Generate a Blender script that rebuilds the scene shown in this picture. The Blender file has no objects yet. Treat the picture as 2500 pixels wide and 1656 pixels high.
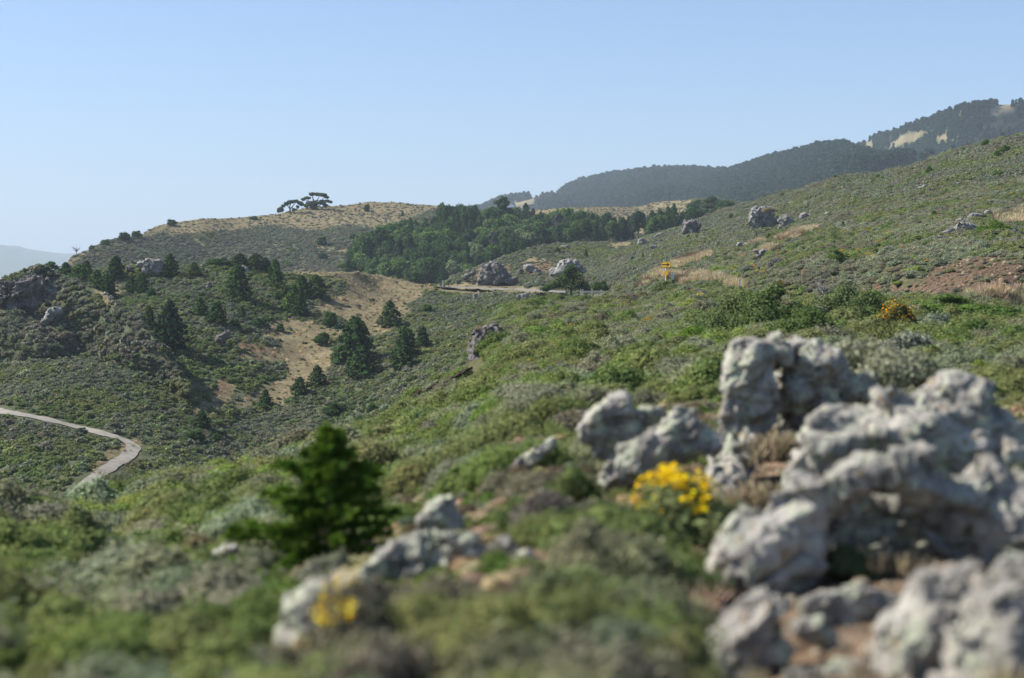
import bpy, bmesh, math, random
import numpy as np
from mathutils import Vector, Matrix, Euler

# ------------------------------------------------------------------ camera, sky, sun, exposure
SC = bpy.context.scene
COL = SC.collection
F = 3690.0                      # focal length in photo pixels (2500 wide)
CX, CY = 1250.0, 828.0
PITCH = math.radians(2.0)
R_ = math.radians
cam_d = bpy.data.cameras.new('camera')
cam = bpy.data.objects.new('camera', cam_d)
COL.objects.link(cam)
cam.location = (0, 0, 0)
cam.rotation_euler = (R_(90) - PITCH, 0, 0)
cam_d.sensor_width = 23.6
cam_d.lens = 23.6 * F / 2500.0
cam_d.clip_start = 0.05
cam_d.clip_end = 60000
cam_d.dof.use_dof = True
cam_d.dof.focus_distance = 150.0
cam_d.dof.aperture_fstop = 0.82
SC.camera = cam

SUN_AZ, SUN_EL = -84.0, 44.0    # degrees: left of the view direction, above the horizon
w = bpy.data.worlds.new('World')
SC.world = w
w.use_nodes = True
nt = w.node_tree
bg = nt.nodes['Background']
sky = nt.nodes.new('ShaderNodeTexSky')
sky.sky_type = 'NISHITA'
sky.sun_disc = False
sky.sun_elevation = R_(SUN_EL)
sky.sun_rotation = R_(SUN_AZ)
sky.altitude = 300
sky.air_density = 1.0
sky.dust_density = 0.9
sky.ozone_density = 8.0
nt.links.new(sky.outputs[0], bg.inputs[0])
bg.inputs[1].default_value = 0.086

sl = bpy.data.lights.new('sun', 'SUN')
sl.energy = 4.6
sl.angle = R_(0.5)
sl.color = (1.0, 0.95, 0.86)
so = bpy.data.objects.new('sun', sl)
COL.objects.link(so)
sdir = Vector((math.sin(R_(SUN_AZ)) * math.cos(R_(SUN_EL)), math.cos(R_(SUN_AZ)) * math.cos(R_(SUN_EL)), math.sin(R_(SUN_EL))))
so.rotation_euler = (-sdir).to_track_quat('-Z', 'Y').to_euler()
SC.view_settings.view_transform = 'Standard'
SC.view_settings.look = 'None'
SC.view_settings.exposure = 0.98
SC.view_settings.gamma = 1.0
SC.cycles.max_bounces = 5
SC.cycles.diffuse_bounces = 3
SC.cycles.glossy_bounces = 1
SC.cycles.transmission_bounces = 3
SC.cycles.volume_bounces = 0
SC.cycles.use_denoising = True
SC.cycles.caustics_reflective = False
SC.cycles.caustics_refractive = False

rng = np.random.default_rng(11)
random.seed(5)

# ------------------------------------------------------------------ helpers
def P(px, py, d):
    """world point seen at photo pixel (px,py) at forward distance d"""
    a = (np.asarray(px, float) - CX) / F
    b = (CY - np.asarray(py, float)) / F
    d = np.asarray(d, float)
    den = math.cos(PITCH) + b * math.sin(PITCH)
    dz = (b * math.cos(PITCH) - math.sin(PITCH)) / den
    return np.stack(np.broadcast_arrays(a / den * d, d, dz * d), -1)

def proj(p):
    p = np.asarray(p, float)
    c, s = math.cos(PITCH), math.sin(PITCH)
    f = p[..., 1] * c - p[..., 2] * s
    u = p[..., 1] * s + p[..., 2] * c
    return CX + F * p[..., 0] / f, CY - F * u / f

def _hash(i, j, k, seed):
    h = (i.astype(np.int64) * 374761393 + j.astype(np.int64) * 668265263 + k.astype(np.int64) * 2147483647 + seed * 974634777) & 0xFFFFFFFF
    h = ((h ^ (h >> 13)) * 1274126177) & 0xFFFFFFFF
    h = ((h ^ (h >> 16)) * 2246822519) & 0xFFFFFFFF
    return ((h ^ (h >> 15)) & 0xFFFFFF) / float(0xFFFFFF)

def vnoise(p, seed=0):
    p = np.asarray(p, float)
    i = np.floor(p).astype(np.int64)
    f = p - i
    u = f * f * f * (f * (f * 6 - 15) + 10)
    r = 0
    for a in (0, 1):
        for b in (0, 1):
            for c in (0, 1):
                wgt = (u[..., 0] if a else 1 - u[..., 0]) * (u[..., 1] if b else 1 - u[..., 1]) * (u[..., 2] if c else 1 - u[..., 2])
                r = r + wgt * _hash(i[..., 0] + a, i[..., 1] + b, i[..., 2] + c, seed)
    return r * 2 - 1

def fbm(p, octv=4, seed=0, gain=0.5):
    p = np.asarray(p, float)
    r, a, t = 0, 1.0, 0
    for o in range(octv):
        r = r + a * vnoise(p * (2.03 ** o) + 17.3 * o, seed + o)
        t += a
        a *= gain
    return r / t

def worley(p, seed=0):
    p = np.asarray(p, float)
    b = np.floor(p).astype(np.int64)
    d1 = np.full(len(p), 9.0); d2 = np.full(len(p), 9.0)
    for i in (-1, 0, 1):
        for j in (-1, 0, 1):
            for k in (-1, 0, 1):
                c = b + np.array([i, j, k])
                q = np.stack([_hash(c[:, 0], c[:, 1], c[:, 2], seed + m) for m in range(3)], -1)
                d = np.linalg.norm(c + q - p, axis=1)
                n1 = np.minimum(d1, d)
                d2 = np.where(d < d1, d1, np.minimum(d2, d))
                d1 = n1
    return d1, d2

def facets(p, seed=0):
    """fractured block faces: every cell of stone has its own height and tilt"""
    b = np.floor(p).astype(np.int64)
    best = np.full(len(p), 99.0); h = np.zeros(len(p))
    for i in (-1, 0, 1):
        for j in (-1, 0, 1):
            for k in (-1, 0, 1):
                c = b + np.array([i, j, k])
                H = [_hash(c[:, 0], c[:, 1], c[:, 2], seed + m) for m in range(7)]
                q = c + np.stack(H[:3], -1)
                v = p - q
                d = np.linalg.norm(v, axis=1)
                hh = (H[3] - 0.5) + ((np.stack(H[4:7], -1) - 0.5) * 2.2 * v).sum(1)
                m_ = d < best
                h = np.where(m_, hh, h); best = np.where(m_, d, best)
    return h

def inpoly(px, py, poly):
    px = np.asarray(px, float); py = np.asarray(py, float)
    r = np.zeros(px.shape, bool)
    n = len(poly)
    for i in range(n):
        x0, y0 = poly[i]; x1, y1 = poly[(i + 1) % n]
        if y0 == y1: continue
        c = ((y0 > py) != (y1 > py)) & (px < (x1 - x0) * (py - y0) / (y1 - y0) + x0)
        r ^= c
    return r

def tag(o, label=None, cat=None, group=None, kind=None):
    if label: o['label'] = label
    if cat: o['category'] = cat
    if group: o['group'] = group
    if kind: o['kind'] = kind
    return o

def mesh_np(name, verts, faces, mats=(), smooth=False, fattr=None, vcol=None):
    """faces: (M,k) int array"""
    me = bpy.data.meshes.new(name)
    verts = np.asarray(verts, np.float32); faces = np.asarray(faces, np.int32)
    me.vertices.add(len(verts)); me.vertices.foreach_set('co', verts.ravel())
    m, k = faces.shape
    me.loops.add(m * k); me.loops.foreach_set('vertex_index', faces.ravel())
    me.polygons.add(m); me.polygons.foreach_set('loop_start', np.arange(0, m * k, k, dtype=np.int32))
    me.polygons.foreach_set('use_smooth', np.full(m, smooth))
    me.update(calc_edges=True)
    for mt in mats: me.materials.append(mt)
    if fattr is not None:
        a = me.attributes.new('v', 'FLOAT', 'FACE'); a.data.foreach_set('value', np.asarray(fattr, np.float32))
    if vcol is not None:
        for nm, arr in vcol.items():
            a = me.attributes.new(nm, 'FLOAT_COLOR', 'POINT')
            arr = np.asarray(arr, np.float32)
            a.data.foreach_set('color', np.concatenate([arr, np.ones((len(arr), 1), np.float32)], 1).ravel())
    return me

def obj(name, me, parent=None, loc=None):
    o = bpy.data.objects.new(name, me)
    COL.objects.link(o)
    if parent is not None: o.parent = parent
    if loc is not None: o.location = loc
    return o

def empty(name, loc, rz=0.0, scale=None):
    o = bpy.data.objects.new(name, None)
    o.empty_display_size = 0.2
    COL.objects.link(o)
    o.location = loc
    o.rotation_euler = (0, 0, rz)
    if scale is not None: o.scale = scale
    return o

def cat_mesh(parts):
    """join [(verts, faces, fattr)] with same face size"""
    V, Fc, A, off = [], [], [], 0
    for v, f, a in parts:
        V.append(v); Fc.append(np.asarray(f) + off); A.append(a); off += len(v)
    return np.concatenate(V), np.concatenate(Fc), np.concatenate(A)

# ------------------------------------------------------------------ materials
def nodes_of(name):
    m = bpy.data.materials.new(name)
    m.use_nodes = True
    n = m.node_tree
    n.nodes.clear()
    out = n.nodes.new('ShaderNodeOutputMaterial')
    return m, n, out

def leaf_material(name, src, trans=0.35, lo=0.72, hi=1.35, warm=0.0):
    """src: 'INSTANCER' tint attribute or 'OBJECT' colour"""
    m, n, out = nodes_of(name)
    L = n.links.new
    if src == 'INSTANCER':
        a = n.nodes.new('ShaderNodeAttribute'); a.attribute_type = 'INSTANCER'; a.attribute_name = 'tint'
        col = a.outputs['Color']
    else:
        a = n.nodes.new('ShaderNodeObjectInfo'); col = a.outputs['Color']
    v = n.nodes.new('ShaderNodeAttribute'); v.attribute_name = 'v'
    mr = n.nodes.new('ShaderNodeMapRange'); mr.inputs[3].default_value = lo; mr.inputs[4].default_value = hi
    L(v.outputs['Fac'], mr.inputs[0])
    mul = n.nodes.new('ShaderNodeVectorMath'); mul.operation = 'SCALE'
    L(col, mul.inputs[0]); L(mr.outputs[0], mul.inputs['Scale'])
    hs = n.nodes.new('ShaderNodeHueSaturation')
    hm = n.nodes.new('ShaderNodeMath'); hm.operation = 'MULTIPLY_ADD'; hm.inputs[1].default_value = 0.05; hm.inputs[2].default_value = 0.475
    fr = n.nodes.new('ShaderNodeMath'); fr.operation = 'FRACT'
    f7 = n.nodes.new('ShaderNodeMath'); f7.operation = 'MULTIPLY'; f7.inputs[1].default_value = 7.3
    L(v.outputs['Fac'], f7.inputs[0]); L(f7.outputs[0], fr.inputs[0]); L(fr.outputs[0], hm.inputs[0]); L(hm.outputs[0], hs.inputs['Hue'])
    L(mul.outputs[0], hs.inputs['Color'])
    d = n.nodes.new('ShaderNodeBsdfDiffuse'); t = n.nodes.new('ShaderNodeBsdfTranslucent')
    mx = n.nodes.new('ShaderNodeMixShader'); mx.inputs[0].default_value = trans
    L(hs.outputs[0], d.inputs[0]); L(hs.outputs[0], t.inputs[0]); L(d.outputs[0], mx.inputs[1]); L(t.outputs[0], mx.inputs[2])
    L(mx.outputs[0], out.inputs[0])
    return m

def noise_material(name, cols, scale, rough=0.9, bump=0.0, bscale=None, detail=6, coord='Object', pos=None):
    m, n, out = nodes_of(name)
    L = n.links.new
    tc = n.nodes.new('ShaderNodeTexCoord')
    ns = n.nodes.new('ShaderNodeTexNoise'); ns.inputs['Scale'].default_value = scale; ns.inputs['Detail'].default_value = detail
    ns.inputs['Roughness'].default_value = 0.65
    L(tc.outputs[coord], ns.inputs['Vector'])
    cr = n.nodes.new('ShaderNodeValToRGB')
    e = cr.color_ramp.elements
    ps = pos or [0.3 + 0.4 * i / max(1, len(cols) - 1) for i in range(len(cols))]
    e[0].position = ps[0]; e[0].color = (*cols[0], 1)
    e[1].position = ps[-1]; e[1].color = (*cols[-1], 1)
    for p_, c_ in zip(ps[1:-1], cols[1:-1]):
        x = e.new(p_); x.color = (*c_, 1)
    L(ns.outputs['Fac'], cr.inputs[0])
    b = n.nodes.new('ShaderNodeBsdfPrincipled'); b.inputs['Roughness'].default_value = rough
    b.inputs['Specular IOR Level'].default_value = 0.2 if rough < 0.85 else 0.0
    L(cr.outputs[0], b.inputs['Base Color'])
    if bump:
        n2 = n.nodes.new('ShaderNodeTexNoise'); n2.inputs['Scale'].default_value = bscale or scale * 4; n2.inputs['Detail'].default_value = 8
        L(tc.outputs[coord], n2.inputs['Vector'])
        bp = n.nodes.new('ShaderNodeBump'); bp.inputs['Strength'].default_value = 1.0; bp.inputs['Distance'].default_value = bump
        L(n2.outputs['Fac'], bp.inputs['Height']); L(bp.outputs[0], b.inputs['Normal'])
    L(b.outputs[0], out.inputs[0])
    return m

def plain(name, col, rough=0.6, metal=0.0):
    k = 0.85
    return noise_material(name, [tuple(c * k for c in col), col], 6.0, rough)

def rock_material(name, s, base=((0.17, 0.165, 0.16), (0.33, 0.32, 0.30)), lichen=(0.44, 0.46, 0.36), lam=0.55, rust=0.04):
    """s: feature size in metres"""
    m, n, out = nodes_of(name)
    L = n.links.new
    tc = n.nodes.new('ShaderNodeTexCoord')
    def noise(sc, det=7, ro=0.65, off=0.0):
        t = n.nodes.new('ShaderNodeTexNoise'); t.inputs['Scale'].default_value = sc; t.inputs['Detail'].default_value = det; t.inputs['Roughness'].default_value = ro
        mp = n.nodes.new('ShaderNodeMapping'); mp.inputs['Location'].default_value = (off, off * 2, off * 3)
        L(tc.outputs['Object'], mp.inputs[0]); L(mp.outputs[0], t.inputs['Vector'])
        return t.outputs['Fac']
    def ramp(fac, p0, p1):
        r = n.nodes.new('ShaderNodeMapRange'); r.interpolation_type = 'SMOOTHSTEP'; r.inputs[1].default_value = p0; r.inputs[2].default_value = p1
        L(fac, r.inputs[0]); return r.outputs[0]
    def mix(f, a, b):
        x = n.nodes.new('ShaderNodeMix'); x.data_type = 'RGBA'
        if isinstance(f, float): x.inputs[0].default_value = f
        else: L(f, x.inputs[0])
        for i, c in ((6, a), (7, b)):
            if isinstance(c, tuple): x.inputs[i].default_value = (*c, 1)
            else: L(c, x.inputs[i])
        return x.outputs[2]
    c = mix(ramp(noise(1.4 / s), 0.35, 0.65), base[0], base[1])
    c = mix(ramp(noise(2.1 / s, 8, 0.7, 3.1), 0.58 - 0.12 * lam, 0.70 - 0.12 * lam), c, lichen)
    c = mix(ramp(noise(4.5 / s, 6, 0.7, 7.7), 0.57, 0.65), c, (0.07, 0.056, 0.052))
    c = mix(ramp(noise(3.0 / s, 6, 0.6, 12.2), 0.66 - rust, 0.74 - rust), c, (0.30, 0.19, 0.10))
    c = mix(ramp(noise(6.0 / s, 4, 0.6, 21.2), 0.69, 0.73), c, (0.42, 0.40, 0.12))
    b = n.nodes.new('ShaderNodeBsdfPrincipled'); b.inputs['Roughness'].default_value = 0.95; b.inputs['Specular IOR Level'].default_value = 0.1
    L(c, b.inputs['Base Color'])
    bp = n.nodes.new('ShaderNodeBump'); bp.inputs['Distance'].default_value = 0.08 * s; bp.inputs['Strength'].default_value = 1.0
    L(noise(7.0 / s, 9, 0.7), bp.inputs['Height']); L(bp.outputs[0], b.inputs['Normal'])
    L(b.outputs[0], out.inputs[0])
    return m

M_LEAF = leaf_material('shrub_foliage', 'INSTANCER')
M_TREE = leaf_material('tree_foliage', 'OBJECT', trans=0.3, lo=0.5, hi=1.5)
M_DRY = leaf_material('dry_grass_blades', 'INSTANCER', trans=0.3, lo=0.7, hi=1.35)
M_DRYO = leaf_material('dry_grass_leaf', 'OBJECT', trans=0.3, lo=0.7, hi=1.35)
M_BARK = noise_material('bark', [(0.05, 0.04, 0.03), (0.13, 0.11, 0.09)], 9.0, 0.95)
M_DEAD = noise_material('dead_wood', [(0.16, 0.15, 0.14), (0.32, 0.30, 0.28)], 9.0, 0.95)
M_ROCKN = rock_material('lichen_rock', 0.32, base=((0.20, 0.187, 0.165), (0.46, 0.43, 0.38)), lichen=(0.455, 0.475, 0.355), lam=0.7, rust=0.05)
M_ROCKF = rock_material('grey_rock', 2.2, base=((0.17, 0.165, 0.16), (0.35, 0.335, 0.31)), lichen=(0.42, 0.41, 0.35), lam=0.35, rust=0.02)
M_ROCKD = rock_material('dark_rock', 1.0, base=((0.09, 0.085, 0.08), (0.20, 0.185, 0.17)), lichen=(0.30, 0.29, 0.25), lam=0.2, rust=0.02)

def ground_material(name, scr, scr2, fine, tan=((0.14, 0.117, 0.068), (0.25, 0.207, 0.122)), soil=((0.10, 0.066, 0.042), (0.24, 0.16, 0.10)), bump=0.1):
    """cover attribute: R = dry grass, G = bare soil, B = dark earth"""
    m, n, out = nodes_of(name)
    L = n.links.new
    tc = n.nodes.new('ShaderNodeTexCoord')
    at = n.nodes.new('ShaderNodeAttribute'); at.attribute_name = 'cover'
    sp = n.nodes.new('ShaderNodeSeparateColor'); L(at.outputs['Color'], sp.inputs[0])
    def noise(sc, det=6, off=0.0):
        t = n.nodes.new('ShaderNodeTexNoise'); t.inputs['Scale'].default_value = sc; t.inputs['Detail'].default_value = det; t.inputs['Roughness'].default_value = 0.7
        mp = n.nodes.new('ShaderNodeMapping'); mp.inputs['Location'].default_value = (off, off, off)
        L(tc.outputs['Object'], mp.inputs[0]); L(mp.outputs[0], t.inputs['Vector'])
        return t.outputs['Fac']
    def ramp(fac, p0, p1):
        r = n.nodes.new('ShaderNodeMapRange'); r.interpolation_type = 'SMOOTHSTEP'; r.inputs[1].default_value = p0; r.inputs[2].default_value = p1
        L(fac, r.inputs[0]); return r.outputs[0]
    def mix(f, a, b):
        x = n.nodes.new('ShaderNodeMix'); x.data_type = 'RGBA'; L(f, x.inputs[0])
        for i, c in ((6, a), (7, b)):
            if isinstance(c, tuple): x.inputs[i].default_value = (*c, 1)
            else: L(c, x.inputs[i])
        return x.outputs[2]
    nf = noise(fine); nl = noise(fine * 0.12, 5, 9.0)
    c = mix(ramp(nf, 0.35, 0.65), scr, scr2)
    tn = mix(ramp(nf, 0.35, 0.68), tan[0], tan[1])
    tn = mix(ramp(nl, 0.55, 0.75), tn, (tan[0][0] * 0.72, tan[0][1] * 0.68, tan[0][2] * 0.75))
    c = mix(sp.outputs[0], c, tn)
    so_ = mix(ramp(noise(fine * 1.7, 8, 4.0), 0.35, 0.65), soil[0], soil[1])
    c = mix(sp.outputs[1], c, so_)
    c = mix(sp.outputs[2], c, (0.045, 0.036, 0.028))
    b = n.nodes.new('ShaderNodeBsdfPrincipled'); b.inputs['Roughness'].default_value = 1.0; b.inputs['Specular IOR Level'].default_value = 0.0
    L(c, b.inputs['Base Color'])
    bp = n.nodes.new('ShaderNodeBump'); bp.inputs['Distance'].default_value = bump; bp.inputs['Strength'].default_value = 1.0
    L(noise(fine * 2.5, 8, 2.0), bp.inputs['Height']); L(bp.outputs[0], b.inputs['Normal'])
    L(b.outputs[0], out.inputs[0])
    return m

# ------------------------------------------------------------------ terrain layers (real hills, each with its own distance)
class Hill:
    def __init__(s, name, top, bot, ctrl, x0, x1, nx, ny, mat, amp=0.0012, wl=None, sink=0.0, back=1.0, patches=(), label=None, seed=0, cat='hill'):
        s.top, s.bot, s.sink, s.amp, s.seed = np.array(top, float), np.array(bot, float), sink, amp, seed
        c = np.array(ctrl, float)
        s.c = c
        n = len(c)
        # log-depth surface: linear RBF + plane
        q = c[:, :2] / 500.0
        s.q = q
        A = np.zeros((n + 3, n + 3))
        A[:n, :n] = np.sqrt(((q[:, None] - q[None]) ** 2).sum(-1) + 0.002)
        A[:n, n] = 1; A[:n, n + 1:] = q; A[n, :n] = 1; A[n + 1:, :n] = q.T
        s.w = np.linalg.solve(A, np.concatenate([np.log(c[:, 2]), np.zeros(3)]))
        s.wl = wl
        s.patches = patches
        xs = np.linspace(x0, x1, nx)
        ts = np.linspace(0, 1, ny)
        px = np.repeat(xs[None], ny, 0)
        tp = np.interp(xs, s.top[:, 0], s.top[:, 1]); bt = np.interp(xs, s.bot[:, 0], s.bot[:, 1])
        py = bt[None] + (tp - bt)[None] * ts[:, None]
        V = s.G(px, py)
        cov = s.cover(px, py)
        # ground that falls away behind the crest
        crest = V[-1]; d0 = crest[:, 1]
        rows, covs = [], []
        for k in (0.006, 0.015, 0.03, 0.06, 0.12, 0.25, 0.5):
            st = k * d0 * back
            d = d0 + st
            z = crest[:, 2] - (0.10 * st + 0.55 * st * min(1, k / 0.1))
            rows.append(np.stack([crest[:, 0] * d / d0, d, z], -1)); covs.append(cov[-1])
        V = np.concatenate([V, np.stack(rows)]); cov = np.concatenate([cov, np.stack(covs)])
        s.V, s.cov, s.px, s.py = V, cov, px, py
        N = V.shape[0]
        idx = np.arange(N * nx).reshape(N, nx)
        fc = np.stack([idx[:-1, :-1], idx[:-1, 1:], idx[1:, 1:], idx[1:, :-1]], -1).reshape(-1, 4)
        me = mesh_np(name, V.reshape(-1, 3), fc, [mat], True, vcol={'cover': cov.reshape(-1, 3)})
        s.o = tag(obj(name, me), label, cat, kind='structure')

    def depth(s, px, py):
        sh = np.shape(px)
        q = np.stack([np.ravel(px), np.ravel(py)], -1) / 500.0
        r = np.zeros(len(q))
        n = len(s.q)
        for i in range(n):
            r += s.w[i] * np.sqrt(((q - s.q[i]) ** 2).sum(-1) + 0.002)
        r += s.w[n] + q @ s.w[n + 1:]
        return np.exp(r).reshape(sh)

    def G(s, px, py):
        px = np.asarray(px, float); py = np.asarray(py, float)
        d = s.depth(px, py)
        p = P(px, py, d)
        wl = s.wl or 12.0
        h = fbm(np.stack([p[..., 0] / wl, p[..., 1] / wl, 0 * p[..., 0] + s.seed], -1), 5, s.seed, 0.55)
        p[..., 2] += h * s.amp * d - s.sink
        return p

    def on(s, px, py):
        """ground point that shows at pixel px,py"""
        yy = py
        for _ in range(5):
            p = s.G(np.array([px]), np.array([yy]))[0]
            yy += py - proj(p)[1]
        return p

    def cover(s, px, py):
        out = np.zeros(np.shape(px) + (3,))
        for ch, wob, poly, *stg in s.patches:
            sc = max(8.0, wob * 4)
            jx = fbm(np.stack([px / sc, py / sc, 0 * px + 3.7], -1), 4, 91) * wob * 2
            jy = fbm(np.stack([px / sc, py / sc, 0 * px + 9.1], -1), 4, 92) * wob
            m = inpoly(px + jx, py + jy, poly).astype(float) * (stg[0] if stg else 1.0)
            if ch < 0:
                out[...] *= (1 - m)[..., None]
            else:
                out[..., ch] = np.maximum(out[..., ch], m)
        return out

def sc_poly(pts, k, x0, y0):
    return [(x0 + k * a, y0 + k * b) for a, b in pts]

K1, K2, K3 = 0.3591, 0.3591, 0.2957
def c1(*p): return sc_poly(p, .3591, 0, 440)
def c2(*p): return sc_poly(p, .3591, 650, 430)
def c3(*p): return sc_poly(p, .2957, 1150, 360)
def c4(*p): return sc_poly(p, .3591, 1650, 200)
def c6(*p): return sc_poly(p, .2324, 1600, 460)
def c7(*p): return sc_poly(p, .2324, 1950, 480)
def c8(*p): return sc_poly(p, .306, 380, 600)
def cs(*p): return sc_poly(p, .1183, 1570, 620)
def cb(*p): return sc_poly(p, .1913, 2050, 200)

MG_far = ground_material('far_ridge_ground', (0.05, 0.07, 0.04), (0.09, 0.11, 0.06), 0.03, bump=1.0)
MG_mid = ground_material('hillside_ground', (0.075, 0.086, 0.048), (0.125, 0.13, 0.078), 0.5, bump=0.35)
MG_near = ground_material('near_slope_ground', (0.07, 0.075, 0.036), (0.13, 0.12, 0.07), 3.0, bump=0.06,
                          soil=((0.10, 0.07, 0.046), (0.31, 0.215, 0.14)))

MG_road = ground_material('road_cut_ground', (0.07, 0.075, 0.036), (0.13, 0.12, 0.07), 3.0, bump=0.12, soil=((0.06, 0.043, 0.031), (0.20, 0.14, 0.092)))
# valley floor sheet reaching the horizon, far below everything seen
fl = mesh_np('valley_floor', [(-12800, -4800, -46), (12800, -4800, -46), (12800, 14800, -46), (-12800, 14800, -46)], [[0, 1, 2, 3]], [MG_far], vcol={'cover': np.zeros((4, 3))})
tag(obj('valley_floor', fl), 'low ground far below the hills, out to the horizon', 'ground', kind='structure')

hA = Hill('distant_mountain', [(-1500, 640), (-600, 560), (-200, 585), (0, 597), (11, 600), (36, 598), (45, 599), (59, 605), (100, 612), (155, 618), (179, 618), (260, 628), (600, 660), (1200, 690)],
          [(-1500, 705), (1200, 705)], [(-1500, 640, 7000), (0, 597, 6600), (600, 650, 6600), (1200, 690, 6600), (-1500, 705, 5000), (0, 705, 5000), (1200, 705, 5000)],
          -1500, 1200, 120, 12, MG_far, amp=0.0005, wl=700, label='pale blue hazy mountain far off at the left', seed=2)

hB2 = Hill('high_ridge', [(1900, 420), (2060, 380), (2085, 366), (2110, 355), (2120, 343), (2189, 322), (2243, 302), (2296, 285), (2350, 263), (2404, 258), (2500, 258), (2800, 220), (3300, 240)],
           [(1900, 560), (3300, 560)],
           [(1900, 420, 1600), (2120, 343, 1500), (2350, 263, 1250), (2500, 258, 1250), (3300, 240, 1400), (1900, 560, 1300), (2300, 400, 1250), (2500, 560, 1150), (3300, 560, 1100), (2500, 340, 1250)],
           1900, 3300, 170, 40, MG_far, amp=0.002, wl=160, label='high wooded ridge with strips of golden grass at the upper right', seed=4,
           patches=[(0, 3, cb((490, 880), (640, 790), (900, 650), (1150, 560), (1210, 590), (900, 760), (620, 860))),
                    (0, 3, cb((1850, 380), (2050, 300), (2250, 260), (2230, 410), (1900, 440))),
                    (0, 4, cb((1770, 600), (1900, 530), (2120, 460), (2090, 560), (1800, 630))),
                    (0, 4, cb((1950, 620), (2120, 570), (2352, 460), (2500, 400), (2500, 500), (2352, 560), (2000, 640))),
                    (0, 3, cb((540, 710), (890, 570), (900, 610), (600, 710))),
                    (0, 3, cb((310, 830), (360, 730), (440, 740), (420, 850))),
                    (0, 3, cb((1180, 740), (1280, 650), (1420, 670), (1400, 730))),
                    (0, 3, cb((1690, 700), (1780, 640), (1830, 690), (1720, 730)))])

hB1 = Hill('wooded_ridge', [(900, 560), (1100, 530), (1180, 512), (1233, 492), (1316, 481), (1369, 470), (1387, 462), (1416, 449), (1481, 433), (1534, 429), (1594, 421), (1697, 420), (1741, 427), (1794, 425), (1851, 406), (1909, 387), (1991, 372), (2060, 369), (2085, 379), (2150, 405), (2300, 396), (2500, 345), (3200, 260)],
           [(900, 610), (3200, 610)],
           [(900, 560, 2000), (1233, 492, 2000), (1369, 470, 1950), (1534, 429, 1900), (1697, 420, 1750), (1794, 425, 1500), (1909, 387, 1400), (2074, 362, 1250), (2300, 358, 1100), (2500, 320, 1000), (3200, 250, 900),
            (900, 610, 1400), (1369, 520, 1550), (1600, 500, 1350), (1800, 500, 1100), (2100, 420, 950), (2000, 610, 800), (2500, 400, 800), (3200, 610, 650), (1400, 610, 1200)],
           900, 3200, 260, 40, MG_far, amp=0.0022, wl=140, label='blue green ridge covered in conifer forest behind the golden hill', seed=6,
           patches=[(0, 2, c3((285, 470), (480, 425), (600, 395), (745, 362), (735, 412), (620, 422), (560, 430), (555, 465), (400, 505), (300, 505)))])

tanC = [(0, 5, c1((900, 380), (1080, 300), (1350, 240), (1880, 200), (2400, 160), (2700, 120), (2700, 270), (2367, 290), (2250, 320), (2050, 340), (1950, 305), (1700, 325), (1300, 377), (1000, 385))),
        (0, 6, c2((0, 150), (700, 120), (1100, 150), (1420, 190), (1400, 245), (1200, 225), (1100, 255), (950, 300), (830, 335), (760, 390), (600, 335), (450, 350), (330, 375), (150, 355), (0, 315))),
        (0, 5, [(1240, 525), (1250, 480), (1564, 480), (1667, 465), (1690, 490), (1700, 515), (1660, 560), (1560, 570), (1400, 560), (1250, 560)]),
        (0, 2, c1((1310, 380), (1345, 390), (1360, 440), (1440, 452), (1430, 465), (1340, 450))),
        (0, 2, c1((1520, 480), (1580, 490), (1640, 505), (1560, 500))),
        (0, 3, c1((2130, 460), (2367, 480), (2367, 500), (2140, 475))),
        (0, 2, c1((430, 580), (520, 510), (620, 470), (600, 495), (500, 560), (470, 590)))]
hC = Hill('golden_hill', [(-600, 800), (60, 700), (130, 665), (158, 648), (180, 626), (219, 610), (269, 588), (341, 578), (388, 554), (431, 547), (485, 537), (574, 533), (675, 522), (754, 509), (850, 505), (901, 496), (959, 495), (1045, 499), (1146, 510), (1268, 511), (1387, 509), (1564, 506), (1594, 498), (1667, 490), (1682, 487), (1727, 485), (1800, 494), (1900, 500), (2300, 480), (2800, 470)],
          [(-600, 850), (0, 745), (1200, 745), (1800, 640), (2800, 600)],
          [(-600, 800, 330), (158, 648, 370), (300, 580, 420), (500, 535, 470), (850, 505, 530), (1146, 510, 550), (1283, 511, 590), (1564, 506, 590), (1670, 490, 550), (1800, 494, 520), (2300, 480, 480), (2800, 470, 460),
           (200, 700, 355), (500, 640, 425), (700, 650, 425), (900, 690, 405), (1050, 690, 395), (1200, 640, 415), (1400, 590, 440), (1600, 570, 440), (1750, 530, 440),
           (480, 580, 445), (850, 560, 475), (1000, 600, 450), (1150, 570, 485), (1400, 545, 505), (300, 620, 400), (700, 600, 445), (700, 545, 485),
           (-600, 850, 310), (0, 745, 335), (500, 745, 370), (1200, 745, 370), (1800, 640, 380), (2800, 600, 350)],
          -600, 2800, 420, 70, MG_mid, amp=0.0022, wl=30, label='rounded hill with dry golden grass on top and grey green scrub on its flank', seed=8, patches=tanC)

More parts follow.
